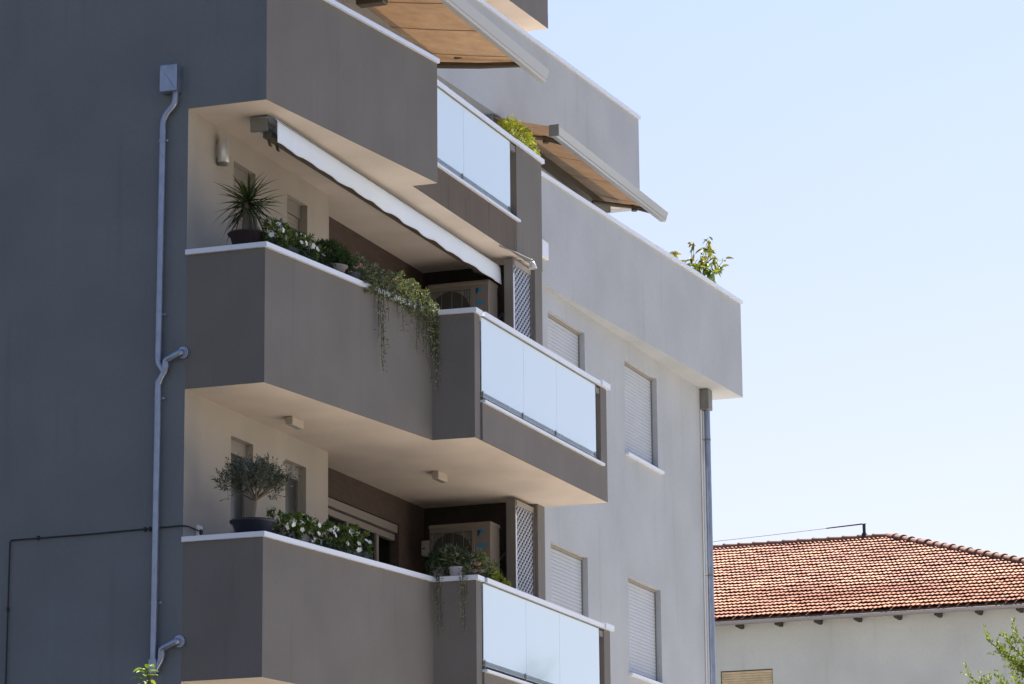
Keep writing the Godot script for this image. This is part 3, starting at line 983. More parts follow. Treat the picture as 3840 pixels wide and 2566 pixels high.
func canopy(a: Node3D, x0: float, x1: float, yi: float, zi: float, yo: float, zo: float, seam: float, sag: float) -> void:
	var st := sb()
	st.set_smooth_group(0)
	var nx := 40; var nz := 10
	var at := func(i: int, k: int, t: float) -> Vector3:
		var u := float(i) / nx; var w := float(k) / nz
		var x := lerpf(x0, x1, u)
		return v3(x, lerpf(yi, yo, w) - sag * sin(PI * w) - 0.004 * sin(x * 7.0) * sin(PI * w) + t, lerpf(zi, zo, w))
	for i in nx:
		for k in nz:
			quad(st, at.call(i, k + 1, 0.0), at.call(i + 1, k + 1, 0.0), at.call(i + 1, k, 0.0), at.call(i, k, 0.0))
	objw("canopy", st, mat.canvas, a)
	var x := x1 - 0.42
	while x > x0:
		st = sb()
		for k in nz:
			var w0 := float(k) / nz; var w1 := float(k + 1) / nz
			var p := v3(x, lerpf(yi, yo, w0) - sag * sin(PI * w0) - 0.006, lerpf(zi, zo, w0)); var q := v3(x, lerpf(yi, yo, w1) - sag * sin(PI * w1) - 0.006, lerpf(zi, zo, w1))
			var d := v3(0.014, 0, 0)
			quad(st, p, p + d, q + d, q)
			quad(st, p + v3(0, -0.004, 0), q + v3(0, -0.004, 0), q + d + v3(0, -0.004, 0), p + d + v3(0, -0.004, 0))
		objw("seam", st, mat.seam, a)
		x -= seam

# ------------------------------------------------------------------ pipes, lamps, air conditioners, lattices
func ring_disc(st: SurfaceTool, at: Vector3, r: float, depth: float) -> void:   # a flange against the side wall
	tube(st, [at, at + v3(-depth, 0, 0)], r, r, 20)
	tube(st, [at + v3(-depth, 0, 0), at + v3(-depth - 0.012, 0, 0)], r * 0.8, r * 0.72, 20)

func build_fittings() -> void:
	# rain pipe on the slate side wall
	var p := thing("rain_pipe", "zinc rain pipe with hopper and two curved inlets on the slate side wall", "rain pipe", v3(-0.055, 0, -0.27))
	var st := sb()
	soft_box(st, v3(-0.135, 11.872, -0.275), v3(-0.002, 12.165, -0.075), 0.006)
	objw("hopper", st, mat.zinc, p)
	st = sb()
	tube(st, [v3(-0.1365, 12.155, -0.268), v3(-0.1365, 11.885, -0.085)], 0.0035, 0.0035, 5)
	objw("hopper_crease", st, mat.zinc, p)
	var px := -0.055
	st = sb()
	tube(st, rounded([v3(px, 11.874, -0.125), v3(px, 11.76, -0.125), v3(px, 11.62, -0.262), v3(px, 11.45, -0.265)], 0.09), 0.034, 0.034, 14)
	objw("swan_neck", st, mat.zinc, p)
	st = sb()
	tube(st, [v3(px, 11.50, -0.265), v3(px, 9.015, -0.276)], 0.0365, 0.0365, 14)
	objw("upper_pipe", st, mat.zinc, p)
	st = sb()
	tube(st, rounded([v3(px, 9.04, -0.276), v3(px, 8.985, -0.274), v3(px, 8.90, -0.215), v3(px, 8.86, -0.222)], 0.03), 0.033, 0.030, 14)
	objw("joint", st, mat.zinc, p)
	st = sb()
	tube(st, [v3(px, 8.80, -0.276), v3(px, 5.937, -0.283)], 0.0365, 0.0365, 14)
	objw("lower_pipe", st, mat.zinc, p)
	for y in [9.085, 6.110]:
		st = sb()
		ring_disc(st, v3(-0.001, y, -0.012), 0.062, 0.035)
		objw("flange", st, mat.zinc, p)
		st = sb()
		tube(st, rounded([v3(-0.03, y, -0.012), v3(-0.07, y, -0.02), v3(-0.072, y - 0.055, -0.15), v3(-0.068, y - 0.075, -0.19), v3(px, y - 0.16, -0.192), v3(px, y - 0.30, -0.276)], 0.05), 0.0335, 0.0335, 14)
		objw("inlet", st, mat.zinc, p)
		st = sb()
		tube(st, [v3(px - 0.004, y - 0.105, -0.192), v3(px, y - 0.155, -0.193)], 0.0385, 0.0385, 14)
		objw("collar", st, mat.zinc, p)
		if y > 8:
			st = sb()
			tube(st, [v3(px, y - 0.272, -0.262), v3(px, y - 0.31, -0.277)], 0.0395, 0.0395, 14)
			objw("collar", st, mat.zinc, p)
	objw("junction_box", bx(-0.10, 5.80, -0.315, -0.003, 5.935, -0.235), mat.zinc, p)
	for y in [11.36, 9.50, 8.62, 6.51]:
		st = sb()
		tube(st, [v3(px, y - 0.012, -0.267 - (11.36 - y) * 0.003), v3(px, y + 0.012, -0.267 - (11.36 - y) * 0.003)], 0.041, 0.041, 14)
		tube(st, [v3(px, y, -0.228), v3(px - 0.012, y, -0.205)], 0.012, 0.012, 8)
		objw("clip", st, mat.zinc, p)
	# rain pipe at the far corner of the pale wing
	p = thing("rain_pipe", "dull grey rain pipe with box hopper at far pale wall corner", "rain pipe", v3(15.64, 0, 0.86))
	st = sb()
	soft_box(st, v3(15.545, 11.39, 0.792), v3(15.735, 11.69, 0.925), 0.006)
	objw("hopper", st, mat.zinc_dull, p)
	st = sb()
	tube(st, [v3(15.655, 11.40, 0.862), v3(15.655, 0.1, 0.862)], 0.044, 0.044, 14)
	objw("pipe", st, mat.zinc, p)
	for y in [10.95, 8.95, 6.9, 4.9]:
		st = sb()
		tube(st, [v3(15.655, y - 0.012, 0.862), v3(15.655, y + 0.012, 0.862)], 0.048, 0.048, 14)
		tube(st, [v3(15.62, y - 0.01, 0.85), v3(15.53, y - 0.01, 0.795)], 0.008, 0.008, 6)
		objw("clip", st, mat.zinc_dull, p)
	st = sb()
	tube(st, [v3(15.535, 11.37, 0.803), v3(15.535, 0.1, 0.803)], 0.012, 0.012, 8)
	top("conduit", st, mat.white, "thin pale conduit beside the rain pipe of the pale wing", "conduit")
	# black cable on the slate wall, ending in a socket on the lower loggia wall
	var c := thing("wall_cable", "black cable crossing the slate wall and turning down at left", "cable", v3(0, 7.28, -1))
	st = sb()
	tube(st, rounded([v3(-0.02, 3.5, -1.99), v3(-0.02, 7.268, -1.965), v3(-0.02, 7.272, -1.0), v3(-0.02, 7.29, -0.02), v3(0.03, 7.29, 0.035), v3(0.33, 7.285, 0.03)], 0.03), 0.0085, 0.0085, 8)
	objw("wire", st, mat.cable, c)
	for q in [[7.272, -1.64], [7.28, -0.42], [7.28, -0.36], [6.55, -1.972]]:
		st = sb()
		soft_box(st, v3(-0.032, q[0] - 0.022, q[1] - 0.010), v3(-0.001, q[0] + 0.022, q[1] + 0.010), 0.003)
		objw("clip", st, mat.cable, c)
	var s := thing("wall_socket", "small white socket at the end of the black cable", "socket", v3(0.34, 7.27, 0.0))
	st = sb()
	soft_box(st, v3(0.285, 7.205, 0.002), v3(0.395, 7.345, 0.035), 0.006)
	objw("plate", st, mat.white, s)
	st = sb()
	tube(st, [v3(0.335, 7.275, 0.034), v3(0.335, 7.275, 0.055)], 0.03, 0.026, 10)
	objw("plug", st, mat.cable, s)
	s = thing("meter_box", "small white box on the dark wall left of lower air conditioner", "box", v3(7.46, 8.19, -0.38))
	st = sb()
	soft_box(st, v3(7.40, 8.10, -0.355), v3(7.515, 8.285, -0.24), 0.01)
	objw("cover", st, mat.white, s)
	objw("notch", bx(7.396, 8.175, -0.335, 7.3995, 8.195, -0.30), mat.bracket, s)
	# wall lamp, soffit lamps
	var l := thing("wall_lamp", "white cylinder wall lamp near the soffit above the spiky plant", "lamp", v3(0.72, 11.28, 0.0))
	st = sb()
	lathe(st, v3(0.72, 0, 0.068), [V(0.0, 11.555), V(0.058, 11.555), V(0.063, 11.548), V(0.063, 11.30), V(0.060, 11.296)], 28)
	objw("shade", st, mat.steel, l)
	st = sb()
	lathe(st, v3(0.72, 0, 0.068), [V(0.060, 11.296), V(0.058, 11.272), V(0.0, 11.268)], 28)
	objw("diffuser", st, mat.bracket, l)
	objw("back_plate", bx(0.69, 11.36, 0.001, 0.75, 11.50, 0.02), mat.steel, l)
	for k in 2:
		var at: Vector3 = [v3(1.66, 8.706, 0.47), v3(5.22, 8.706, 0.735)][k]
		l = thing("soffit_lamp", ["beige box lamp under soffit above the potted olive tree", "beige box lamp under soffit above the lower air conditioner"][k], "lamp", at, "box lamps under the middle balcony")
		st = sb()
		soft_box(st, v3(0.0, -0.09, -0.085), v3(0.30, 0.0, 0.0), 0.006)
		obj("housing", st, mat.lamp, l)
		obj("diffuser", bx(0.02, -0.094, -0.072, 0.28, -0.0905, -0.014), mat.lamp_glass, l)
	# white box on the pale parapet beside the taupe post
	s = thing("vent_box", "small white box on the pale parapet beside the taupe pillar", "box", v3(8.58, 12.13, 0.84))
	st = sb()
	soft_box(st, v3(8.42, 12.02, 0.842), v3(8.70, 12.25, 0.895), 0.006)
	objw("cover", st, mat.white, s)
	st = sb()
	box(st, v3(8.45, 12.05, 0.8955), v3(8.67, 12.22, 0.899))
	objw("door", st, mat.cap, s)
	for k in 2:
		air_conditioner(k)
		lattice(k)
	# little lamp and cable at the top of the middle lattice
	l = thing("bracket_lamp", "small white lamp on a wire above the upper lattice screen", "lamp", v3(7.36, 11.68, 1.08))
	st = sb()
	lathe(st, v3(7.46, 0, 1.12), [V(0.0, 11.70), V(0.02, 11.695), V(0.055, 11.62), V(0.05, 11.60)], 12)
	objw("shade", st, mat.white, l)
	st = sb()
	tube(st, rounded([v3(6.55, 11.685, 1.02), v3(6.95, 11.695, 1.08), v3(7.40, 11.70, 1.12), v3(7.46, 11.72, 1.12), v3(7.46, 11.68, 1.12)], 0.05), 0.008, 0.008, 6)
	objw("wire", st, mat.bracket, l)
	st = sb()
	soft_box(st, v3(7.16, 11.635, 1.045), v3(7.26, 11.66, 1.085), 0.008)
	objw("arm", st, mat.bracket, l)

func air_conditioner(k: int) -> void:
	var y := 5.707 + 1.97 + 3.0 * k
	var a := thing("air_conditioner", ["beige air conditioner under the lower soffit, behind the plant with white pot", "beige air conditioner half hidden behind the white valance"][k], "air conditioner", v3(6.9, y, 0.35), "air conditioners in the balcony niches")
	var z0 := -0.40; var z1 := 0.40
	var st := sb()
	soft_box(st, v3(0.0, 0.0, z0), v3(0.30, 0.68, z1), 0.012)
	obj("casing", st, mat.ac, a)
	st = sb()
	soft_box(st, v3(-0.008, 0.645, z0 - 0.008), v3(0.31, 0.70, z1 + 0.008), 0.012)
	obj("lid", st, mat.ac, a)
	st = sb()
	soft_box(st, v3(0.302, 0.06, 0.08), v3(0.36, 0.58, z1 - 0.02), 0.012)
	obj("valve_cover", st, mat.ac, a)
	# round grille recess with bars
	st = sb()
	tube(st, [v3(-0.003, 0.32, -0.11), v3(-0.0005, 0.32, -0.11)], 0.265, 0.265, 36)
	obj("fan_opening", st, mat.ac_dark, a)
	obj("grille_field", bx(-0.0025, 0.035, z0 + 0.03, -0.0012, 0.60, 0.155), mat.bracket, a)
	for i in 17:
		var z := z0 + 0.045 + i * 0.0335
		obj("grille_bar", bx(-0.013, 0.04, z, -0.008, 0.595, z + 0.005), mat.ac_dark if i % 4 else mat.bracket, a)
	for i in 6:
		obj("grille_bar", bx(-0.010, 0.06 + i * 0.105, z0 + 0.03, -0.006, 0.066 + i * 0.105, 0.155), mat.ac_dark, a)
	obj("grille_frame", bx(-0.012, 0.598, z0 + 0.02, -0.001, 0.612, 0.165), mat.ac, a)
	obj("grille_frame", bx(-0.014, 0.02, 0.158, -0.001, 0.597, 0.188), mat.ac, a)
	# badge: a dark and a light triangle, a blue plate and a dark strip of print
	st = sb()
	var x := -0.003
	tri(st, v3(x, 0.60, 0.225), v3(x, 0.52, 0.225), v3(x, 0.60, 0.30))
	obj("badge_dark", st, mat.deep_blue, a)
	st = sb()
	x = -0.0035
	tri(st, v3(x, 0.605, 0.33), v3(x, 0.605, 0.275), v3(x, 0.475, 0.225))
	obj("badge_light", st, mat.blue, a)
	obj("badge_plate", bx(-0.003, 0.385, 0.225, -0.0012, 0.44, 0.335), mat.blue, a)
	for i in 6:
		obj("print_stroke", bx(-0.003, 0.265, 0.235 + i * 0.016, -0.0012, 0.285 - 0.004 * (i % 2), 0.246 + i * 0.016), mat.ac_dark, a)
	for z in [z0 + 0.08, z1 - 0.12]:
		obj("wall_bracket", bx(-0.02, -0.05, z, 0.62, -0.002, z + 0.04), mat.bracket, a)
	st = sb()
	tube(st, rounded([v3(0.36, 0.20, 0.30), v3(0.46, 0.20, 0.33), v3(0.52, 0.10, 0.36), v3(0.56, -0.3, 0.38)], 0.06), 0.02, 0.02, 8)
	tube(st, rounded([v3(0.36, 0.30, 0.30), v3(0.48, 0.30, 0.34), v3(0.56, 0.42, 0.37), v3(0.58, 0.2, 0.39)], 0.06), 0.014, 0.014, 8)
	obj("pipe", st, mat.ac_dark, a)

func lattice(k: int) -> void:
	var y0 := 5.967 + 3.0 * k
	var y1 := 8.66 + 3.0 * k
	var a := thing("lattice_screen", ["white diamond lattice screen between lower air conditioner and pillar", "white diamond lattice screen right of the white valance end"][k], "lattice screen", v3(7.42, y0, 0.98), "lattice screens beside the air conditioners")
	var x0 := 7.10; var x1 := 7.76; var z := 0.985
	var st := sb()
	objw("stile", bx(x0, y0, z - 0.11, x0 + 0.03, y1, z + 0.004), mat.lattice_frame, a)
	objw("stile_edge", bx(x0 + 0.002, y0, z + 0.0045, x0 + 0.032, y1 - 0.18, z + 0.013), mat.cap, a)
	objw("stile", bx(x1 - 0.03, y0, z - 0.02, x1, y1, z + 0.012), mat.lattice_frame, a)
	objw("rail", bx(x0 + 0.036, y1 - 0.07, z - 0.02, x1 - 0.031, y1, z + 0.012), mat.frame, a)
	objw("rail", bx(x0 + 0.036, y0, z - 0.02, x1 - 0.031, y0 + 0.04, z + 0.012), mat.lattice_frame, a)
	# two layers of slanted slats
	var w := x1 - x0 - 0.06
	var xa := x0 + 0.033
	for layer in 2:
		st = sb()
		var pitch := 0.080
		var yy := y0 - w
		while yy < y1:
			var p0 := V(xa, yy); var p1 := V(xa + w, yy + w * 0.80)
			if layer == 1: p0 = V(xa, yy + w * 0.80); p1 = V(xa + w, yy)
			var hb := 0.019
			var q := [p0 + V(0, -hb), p1 + V(0, -hb), p1 + V(0, hb), p0 + V(0, hb)]
			var poly := PackedVector2Array(q)
			var clip := PackedVector2Array([V(xa, y0 + 0.03), V(xa + w, y0 + 0.03), V(xa + w, y1 - 0.06), V(xa, y1 - 0.06)])
			for piece in Geometry2D.intersect_polygons(poly, clip):
				var idx := Geometry2D.triangulate_polygon(piece)
				var zf := z - 0.002 - layer * 0.009
				for t in range(0, idx.size(), 3):
					var m := piece[idx[t]]; var n := piece[idx[t + 1]]; var o := piece[idx[t + 2]]
					if (n - m).cross(o - m) < 0:
						var sw := n
						n = o; o = sw
					tri(st, v3(m.x, m.y, zf), v3(n.x, n.y, zf), v3(o.x, o.y, zf))
					tri(st, v3(m.x, m.y, zf - 0.007), v3(o.x, o.y, zf - 0.007), v3(n.x, n.y, zf - 0.007))
				for t in piece.size():
					var m := piece[t]; var n := piece[(t + 1) % piece.size()]
					quad(st, v3(m.x, m.y, zf - 0.007), v3(n.x, n.y, zf - 0.007), v3(n.x, n.y, zf), v3(m.x, m.y, zf))
			yy += pitch
		tag(objw("lattice_slats", st, mat.lattice, a), "", "", "", "stuff")

# ------------------------------------------------------------------ plants
func leaf(st: SurfaceTool, p: Vector3, d: Vector3, side: Vector3, l: float, w: float, c: Color, fold := 0.15, bend := 0.0) -> void:
	var n := d.cross(side).normalized()
	var m := p + d * l * 0.45 + n * l * bend * 0.3
	var tip := p + d * l - n * l * bend
	var a := m + side * w * 0.5 + n * w * fold; var b := m - side * w * 0.5 + n * w * fold
	st.set_color(c)
	tri(st, p, b, m); tri(st, p, m, a); tri(st, tip, m, b); tri(st, tip, a, m)

# an oval leaf with a midrib fold and a drooping tip
func big_leaf(st: SurfaceTool, p: Vector3, d: Vector3, side: Vector3, l: float, w: float, c: Color, droop := 0.3) -> void:
	var n := d.cross(side).normalized()
	if n.y < 0: n = -n
	st.set_color(c)
	st.set_smooth_group(0)
	var prev := []
	for i in 7:
		var t := i / 6.0
		var mid := p + d * l * t - v3(0, 1, 0) * l * droop * t * t
		var hw := w * 0.5 * pow(sin(PI * pow(t, 0.75)), 0.8) + 0.0004
		var row := [mid - side * hw + n * hw * 0.35, mid, mid + side * hw + n * hw * 0.35]
		if i > 0:
			for s in 2: quad(st, prev[s], prev[s + 1], row[s + 1], row[s])
		prev = row
	st.set_smooth_group(-1)

func rand_dir() -> Vector3:
	while true:
		var v := v3(rng.randf_range(-1, 1), rng.randf_range(-1, 1), rng.randf_range(-1, 1))
		if v.length() < 1 and v.length() > 0.1: return v.normalized()
	return Vector3.UP

func vary(c: Color, amt := 0.25) -> Color:
	var f := 1.0 + rng.randf_range(-amt, amt)
	return Color(c.r * f * rng.randf_range(0.9, 1.1), c.g * f, c.b * f * rng.randf_range(0.85, 1.15))

# leaf clumps spread over a bumpy mound
func mound(st: SurfaceTool, c: Vector3, r: Vector3, n: int, l: float, w: float, cols: Array, shell := 0.55) -> void:
	var clumps := []
	for i in maxi(6, n / 22):
		var d := rand_dir()
		clumps.append([c + d * r * rng.randf_range(shell, 1.0), rng.randf_range(0.16, 0.30)])
	for i in n:
		var cl: Array = clumps[rng.randi() % clumps.size()]
		var at: Vector3 = cl[0] + rand_dir() * r * cl[1] * rng.randf()
		var out := ((at - c) / r).normalized()
		var d := (out * 0.8 + rand_dir() * 0.9 + v3(0, 0.35, 0)).normalized()
		var s := d.cross(rand_dir()).normalized()
		leaf(st, at, d, s, l * rng.randf_range(0.6, 1.25), w * rng.randf_range(0.7, 1.2), vary(cols[rng.randi() % cols.size()]))

func make_flower(r: float) -> ArrayMesh:
	var st := sb()
	for k in 5:
		var a := TAU * k / 5
		var d := v3(cos(a), 0.25, sin(a)); var s := v3(-sin(a), 0, cos(a))
		var p := v3(0, 0, 0)
		var m := d * r * 0.65
		quad(st, p, m + s * r * 0.42, d * r + v3(0, -0.1 * r, 0), m - s * r * 0.42)
	return done(st)

func flowers(parent: Node3D, m: Mesh, material: Material, at: Vector3, r: Vector3, n: int, lo := -0.2) -> void:
	for i in n:
		var d := rand_dir()
		d.y = lerpf(lo, 1.0, rng.randf())
		d.x -= 0.25; d.z += 0.55
		d = d.normalized()
		var p := at + d * r * rng.randf_range(0.92, 1.1)
		var up := (d + rand_dir() * 0.5).normalized()
		var x := up.cross(rand_dir()).normalized()
		var s := rng.randf_range(0.75, 1.2)
		mesh_part("flower", m, material, parent, Transform3D(Basis(x, up, x.cross(up)).scaled_local(v3(s, s, s)), p))

func trough(st: SurfaceTool, a: Vector2, b: Vector2, half: float, y0: float, y1: float) -> void:
	var d := (b - a).normalized(); var n := V(-d.y, d.x) * half
	prism(st, [a + n, b + n, b - n, a - n], y0, y1)

func along(x: float, inset: float) -> Vector2:    # a point over the skewed parapet, set back from its face
	return V(x, 0.89 + 0.1286 * x) + V(0.127, -0.99) * inset

# a hanging stem with small leaves
func trail(at: Vector3, out: Vector3, length: float, l: float, cols: Array, density := 55.0) -> SurfaceTool:
	var st := sb()
	var pts := [at, at + out * 0.6 + v3(0, 0.03, 0), at + out + v3(0, -0.02, 0)]
	var p: Vector3 = pts[2]
	var drift := v3(rng.randf_range(-0.05, 0.05), 0, 0)
	var y := 0.0
	while y < length:
		y += 0.06
		p += v3(drift.x * 0.06 + rng.randf_range(-0.012, 0.012), -0.06, rng.randf_range(-0.006, 0.008))
		pts.append(p)
	st.set_color(Color(0.05, 0.055, 0.03))
	tube(st, pts, 0.0035, 0.002, 4)
	for i in int(length * density):
		var t := rng.randf() * (pts.size() - 1.01)
		if rng.randf() < t / pts.size() * 0.35: continue
		var k := int(t)
		var q: Vector3 = (pts[k] as Vector3).lerp(pts[k + 1], t - k)
		var d := (rand_dir() + v3(0, -0.3, 0) + out.normalized() * 0.5).normalized()
		var stalk := q + d * rng.randf_range(0.0, 0.045)
		leaf(st, stalk, d, d.cross(rand_dir()).normalized(), l * rng.randf_range(0.6, 1.3), l * 0.55, vary(cols[rng.randi() % cols.size()]))
	return st

func pot_shape(r0: float, r1: float, h: float, rim: float) -> SurfaceTool:
	var st := sb()
	lathe(st, Vector3.ZERO, [V(0, 0), V(r0, 0), V(r1 * 0.97, h - rim), V(r1 * 1.06, h - rim), V(r1 * 1.08, h - 0.006), V(r1 * 1.05, h), V(r1 * 0.96, h), V(r1 * 0.93, h - 0.03), V(0, h - 0.03)], 28)
	return st

const GREEN := [Color(0.075, 0.125, 0.028), Color(0.11, 0.165, 0.034), Color(0.045, 0.085, 0.022), Color(0.17, 0.21, 0.045)]
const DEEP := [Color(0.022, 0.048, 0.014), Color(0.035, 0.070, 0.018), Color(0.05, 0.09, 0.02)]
const SILVER := [Color(0.085, 0.100, 0.070), Color(0.12, 0.135, 0.10), Color(0.055, 0.068, 0.045), Color(0.165, 0.18, 0.14)]
const STONECROP := [Color(0.13, 0.155, 0.075), Color(0.22, 0.235, 0.11), Color(0.085, 0.115, 0.07), Color(0.32, 0.32, 0.18), Color(0.16, 0.185, 0.125)]
const YELLOW := [Color(0.32, 0.33, 0.03), Color(0.20, 0.24, 0.03), Color(0.42, 0.41, 0.05)]

func build_balcony_plants() -> void:
	var st: SurfaceTool
	# ---- middle balcony
	var yc := 10.175
	var y := thing("spiky_plant", "spiky narrow-leaved plant in brown bowl on the middle balcony corner", "potted plant", v3(0.20, yc, 0.60))
	obj("pot", pot_shape(0.145, 0.195, 0.165, 0.02), mat.pot_brown, y)
	st = sb()
	tube(st, [v3(0, 0.12, 0.0), v3(0.005, 0.32, -0.005), v3(-0.005, 0.50, -0.02)], 0.060, 0.035, 9)
	obj("stem", st, mat.bark, y)
	st = sb()
	tube(st, [v3(-0.03, 0.12, 0.11), v3(-0.03, 0.34, 0.09)], 0.03, 0.022, 8)
	obj("stem", st, mat.bark, y)
	var blades := []
	for v in 6:
		st = sb()
		var l: float = [0.40, 0.44, 0.36, 0.42, 0.38, 0.46][v]
		var droop: float = [0.10, 0.22, 0.30, 0.45, 0.16, 0.36][v]
		var c := vary([Color(0.045, 0.075, 0.022), Color(0.07, 0.105, 0.03), Color(0.03, 0.055, 0.018)][v % 3], 0.15)
		st.set_color(c)
		var n := 7
		var prev := []
		for i in n + 1:
			var t := float(i) / n
			var cy := l * t - l * droop * t * t * 0.35
			var cz := l * droop * t * t
			var hw := 0.0115 * sin(PI * minf(1.0, t * 0.85 + 0.15)) + 0.0004
			var row := [v3(-hw, cy, cz), v3(0, cy, cz - hw * 0.5), v3(hw, cy, cz)]
			if i > 0:
				for s in 2:
					quad(st, prev[s], prev[s + 1], row[s + 1], row[s])
			prev = row
		blades.append(done(st))
	for i in 125:
		var az := rng.randf() * TAU
		var tilt := deg_to_rad(lerpf(4.0, 122.0, pow(rng.randf(), 0.75)))
		var bas := Basis(Vector3.UP, az) * Basis(Vector3.RIGHT, tilt)
		var s := rng.randf_range(0.75, 1.08)
		mesh_part("leaf", blades[rng.randi() % 6], mat.leaf, y, Transform3D(bas.scaled_local(v3(s, s, s)), v3(rng.randf_range(-0.02, 0.02), rng.randf_range(0.40, 0.53), rng.randf_range(-0.03, 0.03))))
	var white := make_flower(0.029)
	var f := thing("flower_box", "long box of white flowers on middle coping beside the spiky plant", "flower box", v3(0.62, yc, 0.82), "white flower boxes on the copings")
	st = sb()
	trough(st, along(0.22, 0.13) - V(0.62, 0.82), along(1.08, 0.13) - V(0.62, 0.82), 0.075, 0.0, 0.10)
	obj("box", st, mat.pot_green, f)
	st = sb()
	for x in [0.24, 0.38, 0.54, 0.70, 0.86, 1.02]:
		var q := along(x, 0.11) - V(0.62, 0.82)
		mound(st, v3(q.x, 0.165, q.y), v3(0.15, 0.155, 0.14), 620, 0.042, 0.014, GREEN)
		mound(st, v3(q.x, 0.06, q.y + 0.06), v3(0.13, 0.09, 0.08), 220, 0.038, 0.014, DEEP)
	tag(obj("foliage", st, mat.leaf, f), "", "", "", "stuff")
	for x in [0.30, 0.52, 0.75, 0.97]:
		var q := along(x, 0.12) - V(0.62, 0.82)
		flowers(f, white, mat.petal, v3(q.x, 0.15, q.y), v3(0.16, 0.165, 0.155), 8)
	var q0 := along(1.62, 0.16)
	var g := thing("green_bush", "dark green bushy plant in grey bowl between white flowers and trailing plants", "potted plant", v3(q0.x, yc, q0.y))
	obj("pot", pot_shape(0.10, 0.15, 0.12, 0.015), mat.pot_grey, g)
	st = sb()
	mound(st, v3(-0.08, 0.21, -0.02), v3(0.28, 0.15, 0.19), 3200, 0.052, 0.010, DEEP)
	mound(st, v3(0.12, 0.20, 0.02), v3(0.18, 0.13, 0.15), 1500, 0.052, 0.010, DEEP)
	tag(obj("foliage", st, mat.leaf, g), "", "", "", "stuff")
	# trailing plants over the coping
	var t := thing("trailing_plants", "row of grey-green trailing plants hanging over the middle balcony coping", "trailing plants", v3(2.75, yc, 1.2))
	st = sb()
	trough(st, along(2.12, 0.13) - V(2.75, 1.2), along(3.36, 0.13) - V(2.75, 1.2), 0.08, 0.0, 0.09)
	obj("box", st, mat.pot_grey, t)
	st = sb()
	lathe(st, v3(-0.76, 0, -0.16), [V(0, 0), V(0.055, 0), V(0.075, 0.11), V(0.07, 0.115), V(0, 0.10)], 16)
	obj("pot", st, mat.pot_grey, t)
	st = sb()
	var kx := 2.0
	while kx < 3.45:
		var q := along(kx, 0.10) - V(2.75, 1.2)
		var hgt := 0.145 + 0.03 * sin(kx * 7.0)
		mound(st, v3(q.x, hgt, q.y), v3(0.14, 0.15, 0.15), 800, 0.036, 0.014, STONECROP)
		mound(st, v3(q.x, 0.0 - 0.04 * clampf(kx - 2.4, 0, 1), q.y + 0.14), v3(0.12, 0.10 + 0.05 * clampf(kx - 2.4, 0, 1), 0.075), 420, 0.034, 0.014, STONECROP)
		kx += 0.145
	tag(obj("foliage", st, mat.olive, t), "", "", "", "stuff")
	var bloom := make_flower(0.018)
	for x in [2.02, 2.08]:
		var q := along(x, 0.10) - V(2.75, 1.2)
		flowers(t, bloom, mat.pink, v3(q.x, 0.22, q.y), v3(0.05, 0.06, 0.05), 4)
	for x in [2.55, 2.78]:
		var q := along(x, 0.10) - V(2.75, 1.2)
		flowers(t, bloom, mat.rose, v3(q.x, 0.21, q.y), v3(0.06, 0.06, 0.05), 5)
	for d in [[2.26, 0.95, 70], [2.30, 0.70, 60], [2.20, 0.45, 50], [2.42, 0.32, 60], [2.62, 0.30, 60], [2.72, 0.42, 60], [2.92, 0.30, 70], [3.06, 0.55, 60], [3.14, 0.38, 80], [3.22, 0.66, 80], [3.28, 0.40, 100], [3.34, 0.86, 90], [3.40, 0.50, 110], [3.44, 0.95, 90], [3.48, 0.60, 100], [3.50, 1.05, 60], [3.10, 0.30, 110], [3.18, 0.45, 110], [3.26, 0.34, 120], [3.31, 0.5, 110], [3.38, 0.36, 130], [3.43, 0.44, 130], [3.46, 0.7, 110], [2.28, 0.85, 60], [2.24, 0.6, 50]]:
		var q := along(d[0], 0.02) - V(2.75, 1.2)
		tag(obj("trailing_stem", trail(v3(q.x, 0.05, q.y), v3(0.0, 0.0, 0.075), d[1], 0.026, STONECROP, d[2] * 2.0), mat.olive, t), "", "", "", "stuff")
	# ---- lower balcony
	yc = 7.175
	var o := thing("olive_tree", "small silver-leaved olive tree in black pot on lower balcony corner", "potted tree", v3(0.22, yc, 0.68))
	obj("pot", pot_shape(0.17, 0.225, 0.155, 0.025), mat.pot_black, o)
	st = sb()
	var fork := v3(0.0, 0.36, 0.02)
	tube(st, [v3(0, 0.11, 0), v3(0.01, 0.20, -0.015), v3(-0.005, 0.28, 0.01), fork], 0.032, 0.022, 9)
	obj("trunk", st, mat.bark_pale, o)
	st = sb()
	var tips := []
	for i in 16:
		var az := TAU * i / 16.0 + rng.randf_range(-0.2, 0.2)
		var el := rng.randf_range(0.25, 1.3)
		var tip := fork + v3(cos(az) * cos(el) * 0.36, 0.10 + sin(el) * 0.26, sin(az) * cos(el) * 0.36)
		var mid := fork.lerp(tip, 0.5) + rand_dir() * 0.03
		tube(st, [fork + rand_dir() * 0.008, mid, tip], 0.012, 0.004, 6)
		tips.append([mid, tip])
	obj("branches", st, mat.bark, o)
	st = sb()
	for i in 560:
		var pr: Array = tips[rng.randi() % tips.size()]
		var base: Vector3 = (pr[0] as Vector3).lerp(pr[1], rng.randf_range(0.1, 1.0)) + rand_dir() * 0.07
		var d := ((base - fork).normalized() * 0.7 + rand_dir() * 0.7 + v3(0, 0.2, 0)).normalized()
		var ln := rng.randf_range(0.06, 0.15)
		for k in 13:
			var at := base + d * ln * k / 13.0
			var ld := (d * 0.7 + rand_dir() * 0.8).normalized()
			leaf(st, at, ld, ld.cross(rand_dir()).normalized(), rng.randf_range(0.032, 0.050), 0.0095, vary(SILVER[rng.randi() % 4], 0.4))
	tag(obj("foliage", st, mat.olive, o), "", "", "", "stuff")
